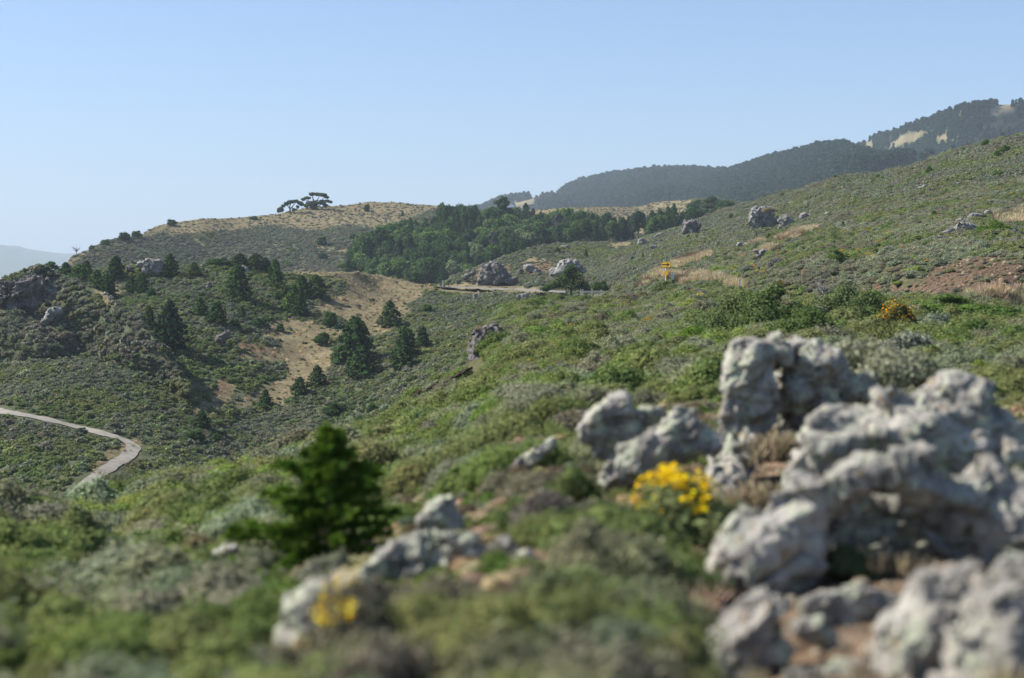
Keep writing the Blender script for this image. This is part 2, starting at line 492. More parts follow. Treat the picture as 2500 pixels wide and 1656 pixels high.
tanF = [(0, 7, c4((880, 790), (940, 720), (1060, 690), (1150, 740), (950, 815)), 0.5), (0, 7, c4((1230, 680), (1340, 620), (1490, 600), (1420, 665)), 0.5),
        (0, 7, c4((1880, 690), (1960, 640), (2110, 640), (2060, 690)), 0.5), (0, 7, c4((1560, 600), (1640, 585), (1620, 605)), 0.5),
        (0, 4, c3((1120, 810), (1200, 780), (1370, 770), (1350, 800), (1200, 830))), (0, 4, c3((390, 960), (480, 900), (620, 920), (560, 960))),
        (1, 4, c3((20, 1010), (300, 960), (330, 1130), (0, 1130))), (1, 4, c3((400, 980), (640, 940), (700, 1000), (520, 1060), (420, 1040))),
        (0, 3, [(1060, 703), (1130, 690), (1330, 706), (1330, 718), (1060, 712)])]
hF = Hill('rocky_hillside', [(900, 735), (1000, 712), (1040, 701), (1080, 694), (1110, 676), (1150, 659), (1200, 641), (1240, 624), (1300, 604), (1370, 594), (1450, 592), (1540, 592), (1600, 572), (1660, 556), (1700, 540), (1760, 514), (1850, 490), (1900, 473), (1960, 460), (2050, 433), (2130, 423), (2220, 409), (2300, 380), (2400, 350), (2500, 327), (2800, 250), (3100, 200)],
          [(900, 790), (1500, 790), (1700, 700), (1900, 650), (2100, 575), (2300, 535), (3100, 470)],
          [(900, 735, 270), (1040, 701, 265), (1150, 659, 275), (1300, 604, 300), (1500, 592, 320), (1600, 572, 325), (1760, 514, 325), (1900, 473, 310), (2130, 423, 290), (2300, 380, 275), (2500, 327, 260), (3100, 200, 230),
           (1100, 703, 262), (1300, 705, 255), (1450, 718, 235), (1550, 690, 222), (1640, 640, 220), (1800, 600, 220), (2000, 530, 222), (2100, 500, 220), (2300, 460, 214), (2500, 430, 206),
           (900, 790, 255), (1300, 790, 240), (1500, 790, 215), (1700, 700, 205), (1900, 650, 195), (2100, 575, 190), (2300, 535, 180), (3100, 470, 165)],
          900, 3100, 330, 60, MG_mid, amp=0.002, wl=16, label='scrub covered hillside with grey rock outcrops rising to the right', seed=10, patches=tanF)

tanE = [(0, 9, c2((60, 600), (400, 600), (600, 620), (800, 650), (950, 690), (1080, 700), (1080, 740), (1030, 790), (990, 830), (960, 920), (800, 1060), (700, 1050), (560, 960), (480, 910), (330, 890), (290, 870), (460, 800), (560, 740), (560, 700), (430, 655), (200, 640))),
        (0, 9, c8((850, 700), (980, 580), (1120, 575), (1300, 610), (1500, 660), (1440, 720), (1280, 790), (1400, 800), (1430, 900), (1320, 1000), (1380, 1050), (1200, 1030), (1050, 1000), (1040, 900), (900, 880), (700, 890), (670, 860), (900, 800), (1060, 710))),
        (0, 9, c8((230, 1350), (380, 1220), (560, 1130), (680, 1090), (600, 1210))), (0, 9, c8((400, 1190), (540, 1050), (660, 1100), (600, 1150))),
        (0, 9, c8((640, 1280), (850, 1110), (1000, 1050), (1200, 980), (1280, 1050), (1080, 1230), (960, 1220), (880, 1200))),
        (0, 4, [(205, 1150), (250, 1110), (290, 1090), (310, 1075), (330, 1065), (350, 1085), (300, 1125), (250, 1165)]),
        (0, 3, [(1000, 694), (1340, 706), (1340, 728), (1200, 716), (1000, 708)]),
        (0, 4, [(255, 690), (285, 695), (300, 715), (290, 730), (260, 712)]), (0, 4, c1((850, 550), (920, 560), (910, 590), (870, 585))),
        (1, 5, c8((640, 780), (800, 760), (900, 830), (700, 870))), (1, 5, c8((420, 1200), (560, 1090), (600, 1120), (470, 1200)))]
tanE = tanE + [(c_, w_, [(x, y + 9) for x, y in p_]) for c_, w_, p_ in tanE[:5]]
hE = Hill('middle_hillside', [(-600, 720), (0, 700), (100, 690), (179, 672), (232, 654), (295, 645), (330, 641), (357, 640), (393, 643), (431, 647), (539, 645), (575, 646), (611, 658), (682, 661), (700, 661), (794, 660), (865, 666), (937, 677), (991, 689), (1045, 694), (1081, 697), (1200, 706), (1300, 714), (1440, 724), (1600, 740), (1800, 760)],
          [(-600, 1380), (0, 1320), (600, 1250), (900, 1150), (1100, 1000), (1200, 900), (1300, 790), (1440, 780), (1800, 790)],
          [(0, 1000, 150), (200, 1050, 145), (340, 1090, 142), (250, 1150, 128), (180, 1200, 120), (600, 1050, 165), (850, 1060, 160), (1000, 960, 165), (1100, 850, 185), (1240, 740, 225), (850, 880, 190), (1000, 800, 205),
           (1080, 697, 258), (1200, 706, 252), (1300, 714, 246), (1440, 724, 235), (937, 677, 262), (865, 666, 248), (794, 660, 240), (690, 661, 240), (575, 646, 235), (431, 647, 232), (357, 640, 235), (232, 654, 234), (179, 672, 232), (0, 700, 236), (-600, 720, 240),
           (600, 760, 208), (400, 760, 200), (300, 850, 180), (450, 900, 178), (100, 900, 168), (600, 950, 176), (750, 750, 216), (700, 860, 196), (1000, 720, 245),
           (-600, 1380, 105), (0, 1320, 112), (400, 1270, 116), (850, 1160, 140), (1100, 1000, 150), (1240, 840, 190), (1600, 780, 200), (1800, 770, 200)],
          -600, 1800, 340, 110, MG_mid, amp=0.0035, wl=14, label='middle hillside of scrub and tan grass dotted with dark conifers', seed=12, patches=tanE)

hK = Hill('rocky_knoll', [(-600, 760), (-150, 712), (0, 690), (27, 682), (54, 669), (71, 658), (86, 652), (100, 653), (125, 661), (148, 675), (200, 696), (235, 707), (260, 719), (290, 749), (320, 775), (360, 806), (400, 855), (430, 905), (480, 985)],
          [(-600, 1000), (480, 1000)],
          [(-600, 760, 190), (0, 690, 185), (90, 652, 188), (148, 675, 188), (235, 707, 184), (290, 749, 178), (360, 806, 172), (430, 905, 168), (480, 985, 168), (100, 760, 183), (0, 800, 176), (100, 850, 172), (200, 740, 181), (200, 840, 178.5), (260, 790, 178), (300, 880, 171), (-600, 900, 180),
           (-600, 1000, 185), (0, 1000, 176), (200, 1000, 176), (480, 1000, 176)],
          -600, 480, 190, 50, MG_mid, amp=0.002, wl=9, label='rounded rocky knoll of scrub at the left edge', seed=14,
          patches=[(0, 4, [(225, 700), (262, 706), (285, 745), (265, 755), (235, 720)])])

tanI = [(0, 5, cs((-200, 760), (-20, 660), (30, 560), (230, 400), (600, 250), (900, 30), (1300, 20), (1420, 90), (1250, 130), (900, 240), (650, 310), (450, 330), (430, 400), (250, 470), (130, 560), (0, 720))),
        (0, 3, cs((480, 440), (620, 420), (1450, 430), (1560, 530), (1650, 570), (2000, 600), (2100, 720), (1900, 740), (1650, 640), (1400, 600), (900, 600), (600, 560))),
        (0, 4, c6((1270, 545), (1450, 460), (1720, 420), (1600, 500), (1350, 550))), (0, 3, c6((1030, 585), (1150, 555), (1130, 595))), (0, 3, c6((1100, 640), (1250, 625), (1210, 690), (1130, 685))),
        (1, 6, c7((1380, 760), (1600, 690), (1900, 620), (2100, 640), (2367, 700), (3000, 760), (3000, 1130), (2367, 1130), (2100, 1090), (1850, 1020), (1300, 1000), (1000, 980), (780, 960), (820, 780), (900, 900), (1100, 930), (1300, 900))),
        (1, 4, c7((360, 760), (420, 690), (490, 720), (480, 810), (400, 810))), (1, 4, c7((0, 800), (80, 740), (110, 790), (40, 840))),
        (0, 4, c7((1800, 1020), (2200, 980), (3000, 960), (3000, 1240), (2200, 1200), (1900, 1100))), (0, 8, c7((2050, 200), (2367, 160), (2900, 130), (2900, 290), (2367, 300), (2150, 290)), 0.4)]
hI = Hill('roadside_slope', [(1250, 790), (1400, 748), (1480, 716), (1530, 698), (1560, 676), (1640, 648), (1700, 622), (1790, 606), (1850, 594), (1900, 568), (1960, 551), (2030, 526), (2100, 506), (2200, 486), (2500, 436), (3000, 360)],
          [(1250, 830), (3000, 830)],
          [(1250, 790, 155), (1400, 748, 150), (1480, 716, 150), (1560, 676, 152), (1640, 648, 160), (1720, 626, 165), (1790, 606, 170), (1850, 594, 172), (1900, 568, 180), (2000, 536, 190), (2100, 506, 200), (2300, 466, 204), (2500, 436, 198), (3000, 360, 190),
           (1626, 678, 140), (1720, 674, 134), (1800, 704, 118), (1900, 690, 110), (2000, 705, 98), (2200, 738, 91), (2500, 748, 86), (3000, 760, 80), (2000, 660, 104), (2200, 645, 96.5), (2400, 628, 94), (2500, 632, 92.5), (3000, 640, 88),
           (2300, 560, 122), (2000, 600, 130), (1900, 640, 124), (2500, 560, 116), (2300, 510, 160), (2500, 500, 150),
           (1250, 830, 140), (1800, 830, 105), (2200, 830, 86), (2500, 830, 82), (3000, 830, 76)],
          1250, 3000, 260, 90, MG_road, amp=0.0018, wl=7, label='scrub slope above the road cut with bare brown earth at the right', seed=16, patches=tanI, cat='slope')

# H: the slope the photographer stands on
patH = [(1, 14, [(1640, 1470), (1850, 1420), (2200, 1330), (2600, 1300), (2700, 1950), (1560, 1950), (1620, 1650)]), (1, 8, [(1780, 1130), (1900, 1050), (2000, 1120), (1900, 1300), (1760, 1300)]),
        (2, 3, [(1150, 893), (1120, 915), (1050, 945), (985, 985), (955, 1012), (948, 998), (975, 965), (1030, 930), (1090, 908)]),  # exposed earth strip, painted extra dark for the shade on the eroded bank
        (1, 4, [(900, 1030), (950, 1005), (960, 1020), (925, 1060)]),
        (1, 6, [(1280, 1330), (1330, 1320), (1350, 1345), (1290, 1360)]), (1, 6, [(40, 1310), (120, 1300), (130, 1330), (60, 1340)]), (1, 10, [(1350, 1230), (1500, 1180), (1560, 1280), (1420, 1340)])]
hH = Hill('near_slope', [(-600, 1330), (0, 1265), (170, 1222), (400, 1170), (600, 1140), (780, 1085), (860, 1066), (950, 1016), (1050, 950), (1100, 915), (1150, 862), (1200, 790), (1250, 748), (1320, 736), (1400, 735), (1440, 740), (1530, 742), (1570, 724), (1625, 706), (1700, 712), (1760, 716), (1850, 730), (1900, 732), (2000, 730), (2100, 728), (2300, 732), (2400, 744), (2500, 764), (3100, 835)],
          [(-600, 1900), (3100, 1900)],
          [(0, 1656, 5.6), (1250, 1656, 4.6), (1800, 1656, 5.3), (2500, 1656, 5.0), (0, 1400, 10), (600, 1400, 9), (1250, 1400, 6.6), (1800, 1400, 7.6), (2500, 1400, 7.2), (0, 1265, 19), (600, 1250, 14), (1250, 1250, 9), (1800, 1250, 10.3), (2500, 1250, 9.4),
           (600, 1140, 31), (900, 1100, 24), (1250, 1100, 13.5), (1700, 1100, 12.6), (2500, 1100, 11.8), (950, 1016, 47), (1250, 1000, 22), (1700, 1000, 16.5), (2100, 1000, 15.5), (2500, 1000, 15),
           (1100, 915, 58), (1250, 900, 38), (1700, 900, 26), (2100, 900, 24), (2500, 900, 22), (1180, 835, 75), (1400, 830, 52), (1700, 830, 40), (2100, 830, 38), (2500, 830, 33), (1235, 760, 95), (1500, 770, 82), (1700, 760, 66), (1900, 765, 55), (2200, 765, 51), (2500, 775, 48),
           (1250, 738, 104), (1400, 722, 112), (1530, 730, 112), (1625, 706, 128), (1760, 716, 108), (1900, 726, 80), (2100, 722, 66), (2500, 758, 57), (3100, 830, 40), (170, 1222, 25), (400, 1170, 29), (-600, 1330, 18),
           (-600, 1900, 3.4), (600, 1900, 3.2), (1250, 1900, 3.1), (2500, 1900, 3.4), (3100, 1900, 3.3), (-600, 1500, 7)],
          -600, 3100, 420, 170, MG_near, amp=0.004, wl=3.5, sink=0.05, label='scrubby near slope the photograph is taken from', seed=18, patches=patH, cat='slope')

# highway strip along the foot of the rocky hillside, and the dirt road in the valley
M_ROAD = noise_material('asphalt', [(0.17, 0.16, 0.145), (0.25, 0.235, 0.21)], 1.0, 0.9)
M_DIRT = noise_material('pale_dirt', [(0.20, 0.182, 0.155), (0.33, 0.30, 0.258)], 0.9, 0.95)
def ground_z(h, x, y):
    x = np.asarray(x, float); y = np.asarray(y, float)
    z = np.full(x.shape, -8.0)
    for _ in range(4):
        px, _py = proj(np.stack([x, y, z], -1))
        lo = np.interp(px, h.top[:, 0], h.top[:, 1]); hi = np.interp(px, h.bot[:, 0], h.bot[:, 1]) + 60
        for _k in range(26):
            m = (lo + hi) / 2
            far = h.depth(px, m) > y
            lo = np.where(far, m, lo); hi = np.where(far, hi, m)
        z = h.G(px, (lo + hi) / 2)[..., 2]
    return z
def strip(name, hill, path, lift, mat, label, cat):
    pts = np.array(path, float)
    n = 140
    t = np.linspace(0, len(pts) - 1, n)
    ctr = np.stack([np.interp(t, np.arange(len(pts)), pts[:, i]) for i in range(3)], -1)
    for _ in range(40):
        ctr[1:-1] = (ctr[:-2] + 2 * ctr[1:-1] + ctr[2:]) / 4
    c3d = np.array([hill.on(a, b) for a, b, _ in ctr])
    tg = np.gradient(c3d, axis=0); tg[:, 2] = 0; tg /= np.linalg.norm(tg, axis=1)[:, None]
    nr = np.stack([tg[:, 1], -tg[:, 0], 0 * tg[:, 0]], -1)
    rows = []
    for k in (-1, -0.5, 0, 0.5, 1):
        rag = 1 + 0.22 * fbm(np.stack([np.arange(n) * 0.35, np.full(n, k * 3.0), np.zeros(n)], -1), 3, 66)
        q = c3d + nr * (ctr[:, 2] * rag * k / 2)[:, None]
        q[:, 2] = ground_z(hill, q[:, 0], q[:, 1]) + lift
        rows.append(q)
    V = np.stack(rows, 1)
    idx = np.arange(n * 5).reshape(n, 5)
    fc = np.stack([idx[:-1, :-1], idx[1:, :-1], idx[1:, 1:], idx[:-1, 1:]], -1).reshape(-1, 4)
    return tag(obj(name, mesh_np(name, V.reshape(-1, 3), fc, [mat], True)), label, cat, kind='structure'), c3d
road_o, road_c = strip('dirt_road', hE, [(-250, 985, 1.20), (0, 1002, 1.20), (100, 1022, 1.20), (200, 1046, 1.20), (290, 1070, 1.31), (332, 1088, 1.42), (318, 1112, 1.31), (262, 1145, 1.14), (215, 1178, 1.02), (180, 1206, 0.96), (150, 1240, 0.95), (125, 1285, 0.96)], 0.07, M_DIRT, 'pale dirt road curving through the valley at the left', 'road')

V = []
for px_ in np.linspace(1040, 1380, 60):
    yb = np.interp(px_, [1040, 1300, 1440, 1640], [700, 711.5, 719, 728]); yt = yb - np.interp(px_, [1040, 1150, 1300, 1640], [1.2, 3, 4.5, 3.5])
    dd = np.interp(px_, [1040, 1200, 1300, 1440, 1640], [257, 250, 243, 232, 200])
    V += [P(px_, yb, dd), P(px_, yt, dd + 6)]
V = np.array(V); V[:, 2] += 0.05
ii = np.arange(60)[:-1] * 2
tag(obj('highway', mesh_np('highway', V, np.stack([ii, ii + 2, ii + 3, ii + 1], -1), [M_ROAD])), 'two lane road cut along the foot of the rocky hillside', 'road', kind='structure')

# ------------------------------------------------------------------ foliage meshes
def quads(c, n, size, aspect=1.0, rnd=0.6, up=None, seed=0):
    """leaf-clump quads at centres c, roughly facing n"""
    r = np.random.default_rng(seed)
    N = len(c)
    n = n + r.normal(0, rnd, (N, 3))
    n /= np.linalg.norm(n, axis=1)[:, None] + 1e-9
    a = np.cross(n, r.normal(0, 1, (N, 3)) if up is None else up)
    a /= np.linalg.norm(a, axis=1)[:, None] + 1e-9
    b = np.cross(n, a)
    s = (size * r.uniform(0.6, 1.4, N))[:, None]
    a = a * s; b = b * s * aspect
    k = r.uniform(0.3, 1.0, (N, 2, 1))
    v = np.stack([c - a * k[:, 0], c - b * k[:, 1], c + a, c + b], 1).reshape(-1, 3)
    f = np.arange(4 * N).reshape(N, 4)
    return v, f, r.uniform(0, 1, N)

def sphere_dirs(n, r, zmin=-1.0):
    z = r.uniform(zmin, 1, n); t = r.uniform(0, 2 * math.pi, n)
    q = np.sqrt(1 - z * z)
    return np.stack([q * np.cos(t), q * np.sin(t), z], -1)

def ico(center, rad, sub, r, wob=0.15):
    """quad sphere"""
    n = 4
    g = np.linspace(-1, 1, n)
    V, Fc = [], []
    for ax in range(3):
        for sg in (-1, 1):
            u, w_ = np.meshgrid(g, g, indexing='ij')
            p = np.zeros((n * n, 3)); p[:, ax] = sg; p[:, (ax + 1) % 3] = u.ravel(); p[:, (ax + 2) % 3] = w_.ravel() * sg
            i = np.arange(n * n).reshape(n, n) + len(V) * n * n
            Fc.append(np.stack([i[:-1, :-1], i[1:, :-1], i[1:, 1:], i[:-1, 1:]], -1).reshape(-1, 4)); V.append(p)
    v = np.concatenate(V); v /= np.linalg.norm(v, axis=1)[:, None]
    v = v * (1 + wob * fbm(v * 2.0 + r.uniform(0, 99), 3)[:, None])
    return v * rad + center, np.concatenate(Fc)

def mound(seed, lobes, nleaf, leaf, flat=0.75, aspect=1.6, feather=0.0, upward=0.3, core=True):
    """a scrub mound of unit diameter: several leafy lobes"""
    r = np.random.default_rng(seed)
    parts = []
    L = []
    for i in range(lobes):
        a = r.uniform(0, 2 * math.pi); q = 0.40 * math.sqrt(r.uniform(0, 1)) if lobes > 1 else 0
        rad = r.uniform(0.10, 0.28) if lobes > 1 else 0.45
        h = flat * (0.5 - 0.75 * q) * r.uniform(0.55, 1.1)
        L.append((np.array([q * math.cos(a), q * math.sin(a), max(0.05, h - rad * 0.45)]), rad))
    tot = sum(x[1] ** 2 for x in L)
    for c, rad in L:
        m = max(8, int(nleaf * rad * rad / tot))
        d = sphere_dirs(m, r, -0.35)
        rr = rad * (1 + 0.22 * fbm(d * 2.2 + r.uniform(0, 50), 3, seed)) * np.where(r.uniform(0, 1, m) < 0.16, r.uniform(1.05, 1.42, m), r.uniform(0.78, 1.06, m))
        p = c + d * rr[:, None] * np.array([1, 1, 0.85])
        keep = p[:, 2] > -0.05
        nn = d[keep] + np.array([0, 0, upward])
        if feather:
            up = np.cross(d[keep], r.normal(0, 1, (keep.sum(), 3)))
            parts.append(quads(p[keep], up, leaf, 0.28, 0.3, up=None, seed=int(r.integers(1e6))))
        parts.append(quads(p[keep], nn, leaf, aspect, 0.65, seed=int(r.integers(1e6))))
        if core:
            v, f = ico(c, rad * 0.80, 1, r)
            v[:, 2] = np.maximum(v[:, 2], -0.1)
            parts.append((v, f, np.full(len(f), 0.45)))
    return cat_mesh(parts)

PROTO = bpy.data.collections.new('foliage_sources')      # mesh sources for the scrub cover; not in the scene
def proto(name, vfa, mat):
    me = mesh_np(name, vfa[0], vfa[1], [mat], False, fattr=vfa[2])
    o = bpy.data.objects.new(name, me)
    PROTO.objects.link(o)
    return o

def tuft(seed, n, h, spread, wid=0.012, lean=0.35):
    r = np.random.default_rng(seed)
    a = r.uniform(0, 2 * math.pi, n); q = spread * np.sqrt(r.uniform(0, 1, n))
    b = np.stack([q * np.cos(a), q * np.sin(a), np.zeros(n)], -1)
    d = np.stack([r.normal(0, lean, n) + 0.15, r.normal(0, lean, n), np.ones(n)], -1); d /= np.linalg.norm(d, axis=1)[:, None]
    hh = h * r.uniform(0.5, 1.15, n)
    s = np.cross(d, r.normal(0, 1, (n, 3))); s /= np.linalg.norm(s, axis=1)[:, None]; s *= wid
    t = b + d * hh[:, None]; t[:, 2] -= 0.06 * hh
    v = np.stack([b - s, b + s, t + s * 0.5, t - s * 0.5], 1).reshape(-1, 3)
    return v, np.arange(4 * n).reshape(n, 4), r.uniform(0, 1, n)

far_p = [proto('scrub_mound', mound(100 + i, 4 + i % 3, 260, 0.085, 0.8), M_LEAF) for i in range(5)]
mid_p = [proto('scrub_mound', mound(120 + i, 7 + i % 4, 1500, 0.036, 0.85, feather=1.0 if i % 2 else 0.0), M_LEAF) for i in range(6)]
near_p = [proto('scrub_mound', mound(140 + i, 11 + i % 5, 5200, 0.021, 0.85, aspect=1.3, feather=1.0 if i % 2 else 0.0, upward=0.5), M_LEAF) for i in range(6)]
tuft_p = [proto('grass_tuft', tuft(160 + i, 70, 0.55, 0.22), M_DRY) for i in range(3)]

def scatter(name, pts, scale, rotz, tint, kind, protos, label, cat, flatv=None, tilt=None):
    n = len(pts)
    me = bpy.data.meshes.new(name)
    me.vertices.add(n); me.vertices.foreach_set('co', np.asarray(pts, np.float32).ravel())
    a = me.attributes.new('tint', 'FLOAT_COLOR', 'POINT')
    a.data.foreach_set('color', np.concatenate([tint, np.ones((n, 1))], 1).astype(np.float32).ravel())
    a = me.attributes.new('size', 'FLOAT_VECTOR', 'POINT')
    sc = np.asarray(scale); sc = sc if sc.ndim == 2 else np.repeat(sc[:, None], 3, 1)
    a.data.foreach_set('vector', sc.astype(np.float32).ravel())
    a = me.attributes.new('turn', 'FLOAT_VECTOR', 'POINT')
    rot = np.zeros((n, 3)); rot[:, 2] = rotz
    if tilt is not None: rot[:, :2] = tilt
    a.data.foreach_set('vector', rot.astype(np.float32).ravel())
    a = me.attributes.new('pick', 'INT', 'POINT'); a.data.foreach_set('value', np.asarray(kind, np.int32))
    o = obj(name, me)
    ng = bpy.data.node_groups.new(name, 'GeometryNodeTree')
    ng.interface.new_socket('Geometry', in_out='INPUT', socket_type='NodeSocketGeometry')
    ng.interface.new_socket('Geometry', in_out='OUTPUT', socket_type='NodeSocketGeometry')
    N = ng.nodes; L = ng.links.new
    gi = N.new('NodeGroupInput'); go = N.new('NodeGroupOutput')
    g2i = N.new('GeometryNodeGeometryToInstance')
    for p in protos:
        oi = N.new('GeometryNodeObjectInfo'); oi.inputs['Object'].default_value = p
        oi.inputs['As Instance'].default_value = False
        L(oi.outputs['Geometry'], g2i.inputs[0])
    iop = N.new('GeometryNodeInstanceOnPoints'); iop.inputs['Pick Instance'].default_value = True
    def named(nm, typ):
        x = N.new('GeometryNodeInputNamedAttribute'); x.data_type = typ; x.inputs['Name'].default_value = nm
        return x.outputs['Attribute']
    L(gi.outputs[0], iop.inputs['Points']); L(g2i.outputs[0], iop.inputs['Instance'])
    L(named('pick', 'INT'), iop.inputs['Instance Index'])
    L(named('turn', 'FLOAT_VECTOR'), iop.inputs['Rotation']); L(named('size', 'FLOAT_VECTOR'), iop.inputs['Scale'])
    L(iop.outputs[0], go.inputs[0])
    md = o.modifiers.new('cover', 'NODES'); md.node_group = ng
    return tag(o, label, cat, kind='stuff')

PAL = {'sage': (0.225, 0.235, 0.155), 'olive': (0.191, 0.215, 0.075), 'green': (0.133, 0.191, 0.049), 'bright': (0.215, 0.290, 0.058), 'dark': (0.075, 0.116, 0.041),
       'purple': (0.197, 0.180, 0.139), 'brown': (0.186, 0.145, 0.093), 'grey': (0.273, 0.284, 0.191), 'slate': (0.172, 0.186, 0.134), 'orange': (0.55, 0.27, 0.01), 'straw': (0.47, 0.385, 0.235)}

def cells(h, x0, x1, rows_back=2, ylim=None):
    """random sites on a hill: cell corners, areas, pixel coordinates, cover"""
    ny, nx = h.px.shape
    top = min(h.V.shape[0], ny + rows_back)
    V = h.V[:top]; cov = h.cov[:top]
    px = np.concatenate([h.px, np.repeat(h.px[-1:], top - ny, 0)]); py = np.concatenate([h.py, np.repeat(h.py[-1:], top - ny, 0)])
    a, b, c, d = V[:-1, :-1], V[:-1, 1:], V[1:, 1:], V[1:, :-1]
    area = 0.5 * (np.linalg.norm(np.cross(b - a, c - a), axis=-1) + np.linalg.norm(np.cross(c - a, d - a), axis=-1))
    m = (px[:-1, :-1] > x0) & (px[:-1, :-1] < x1)
    return V, px, py, cov, np.where(m, area, 0)

def sow(h, x0, x1, dens, seed, rows_back=2):
    """dens(P, px, py, cov) -> plants per square metre"""
    r = np.random.default_rng(seed)
    V, px, py, cov, area = cells(h, x0, x1, rows_back)
    mid = (V[:-1, :-1] + V[1:, 1:]) / 2
    mpx = (px[:-1, :-1] + px[1:, 1:]) / 2; mpy = (py[:-1, :-1] + py[1:, 1:]) / 2; mc = (cov[:-1, :-1] + cov[1:, 1:] + cov[1:, :-1] + cov[:-1, 1:]) / 4
    ex = area * dens(mid, mpx, mpy, mc)
    k = r.poisson(ex)
    i, j = np.nonzero(k)
    rep = k[i, j]
    i = np.repeat(i, rep); j = np.repeat(j, rep)
    u = r.uniform(0, 1, len(i)); v = r.uniform(0, 1, len(i))
    def bl(A):
        s = (slice(None),) + (None,) * (A.ndim - 2)
        return (A[i, j] * ((1 - u) * (1 - v))[s] + A[i, j + 1] * (u * (1 - v))[s] + A[i + 1, j + 1] * (u * v)[s] + A[i + 1, j] * ((1 - u) * v)[s])
    return bl(V), bl(px), bl(py), bl(cov), r

def tints(p, r, names, wts, patch, sharp=3.0, jit=0.10):
    """species in patches: each has its own noise field"""
    n = len(p)
    sc = np.stack([np.log(wt) / sharp * 1.0 + 0.9 * fbm(p / patch + 31.7 * i, 3, 200 + i) + 0.30 * r.normal(0, 1, n) * 0.6 for i, wt in enumerate(wts)], -1)
    k = sc.argmax(-1)
    t = np.array([PAL[x] for x in names])[k]
    t = t * (1 + jit * r.normal(0, 1, (n, 1))).clip(0.5, 1.7) * (1 + 0.06 * r.normal(0, 1, (n, 3)))
    return t.clip(0.01, 0.9), k

def cover_scrub(name, h, x0, x1, size, names, wts, patch, protos, label, seed, cover=1.25, tan_keep=0.04, flat=(0.7, 1.1), keep=None, rows_back=2, smin=0.6, smax=1.5, cat='scrub'):
    def dens(mid, mpx, mpy, mc):
        s = size(mid[..., 1])
        bare = np.maximum(mc[..., 0] * (1 - tan_keep), np.maximum(mc[..., 1] * 0.72, mc[..., 2] * 0.95))
        d = cover / (s * s) * (1 - bare)
        if keep is not None: d = d * keep(mpx, mpy, mid)
        return d
    p, px, py, cov, r = sow(h, x0, x1, dens, seed, rows_back)
    n = len(p)
    s = size(p[:, 1]) * np.exp(r.normal(-0.05, 0.32, n)).clip(smin * 0.7, smax * 1.25)
    s *= np.where(cov.max(-1) > 0.5, 0.7, 1.0)
    t, k = tints(p, r, names, wts, patch)
    t = 0.68 * t + 0.32 * t.mean(0)
    sc = np.stack([s, s * r.uniform(0.8, 1.2, n), s * r.uniform(flat[0], flat[1], n)], -1)
    p[:, 2] -= 0.04 * s
    scatter(name, p, sc, r.uniform(0, 6.28, n), t, r.integers(0, len(protos), n), protos, label, cat)
    return n

cnt = {}
cnt['C'] = cover_scrub('hill_scrub', hC, -560, 2000, lambda d: 0 * d + 0.95, ['slate', 'sage', 'olive', 'green', 'purple'], [1.6, 1.2, 0.4, 0.2, 0.9], 14, far_p, 'low grey green scrub over the flank of the golden hill', 31, cover=1.5, tan_keep=0.22)
cnt['F'] = cover_scrub('rocky_hillside_scrub', hF, 950, 3080, lambda d: 0 * d + 0.75, ['sage', 'slate', 'olive', 'green', 'purple', 'grey'], [1.3, 1.2, 1.1, 0.5, 0.6, 0.4], 9, far_p, 'grey green scrub over the rocky hillside on the right', 32, cover=1.7)
cnt['E'] = cover_scrub('valley_scrub', hE, -560, 1650, lambda d: 0 * d + 0.8, ['sage', 'slate', 'olive', 'green', 'dark', 'purple'], [0.9, 1.0, 1.1, 0.7, 0.5, 0.4], 10, far_p, 'green scrub over the middle hillside and valley', 33, cover=1.9,
                   keep=lambda px, py, m: np.where(np.min(np.linalg.norm(m[..., None, :2] - road_c[None, None, ::2, :2], axis=-1), -1) < 1.45, 0, 1.0))
cnt['K'] = cover_scrub('knoll_scrub', hK, -560, 480, lambda d: 0 * d + 1.0, ['sage', 'slate', 'olive', 'green', 'purple'], [1, 1, 0.8, 0.4, 0.6], 8, far_p, 'patchy scrub over the rocky knoll at the left', 34, keep=lambda a, b, m: 1.0 * ~(inpoly(a, b - 4, [(-40, 700), (60, 668), (135, 690), (140, 735), (70, 755), (-40, 765)]) | inpoly(a, b - 6, [(92, 800), (120, 752), (150, 738), (165, 760), (130, 800)])), cover=3.0)
cnt['I'] = cover_scrub('roadside_scrub', hI, 1250, 2980, lambda d: 0.62 + 0.0012 * d, ['grey', 'sage', 'olive', 'green', 'bright', 'purple'], [1.0, 1.2, 1.2, 0.75, 0.3, 0.8], 6, mid_p, 'mixed grey and green scrub above the road cut', 35, cover=1.5, tan_keep=0.3, flat=(0.6, 0.95), keep=lambda a, b, m: 1.0 * ~(((a > 1600) & (a < 1665) & (b > 660) & (b < 740)) | ((a > 1785) & (a < 1830) & (b > 680) & (b < 745))))

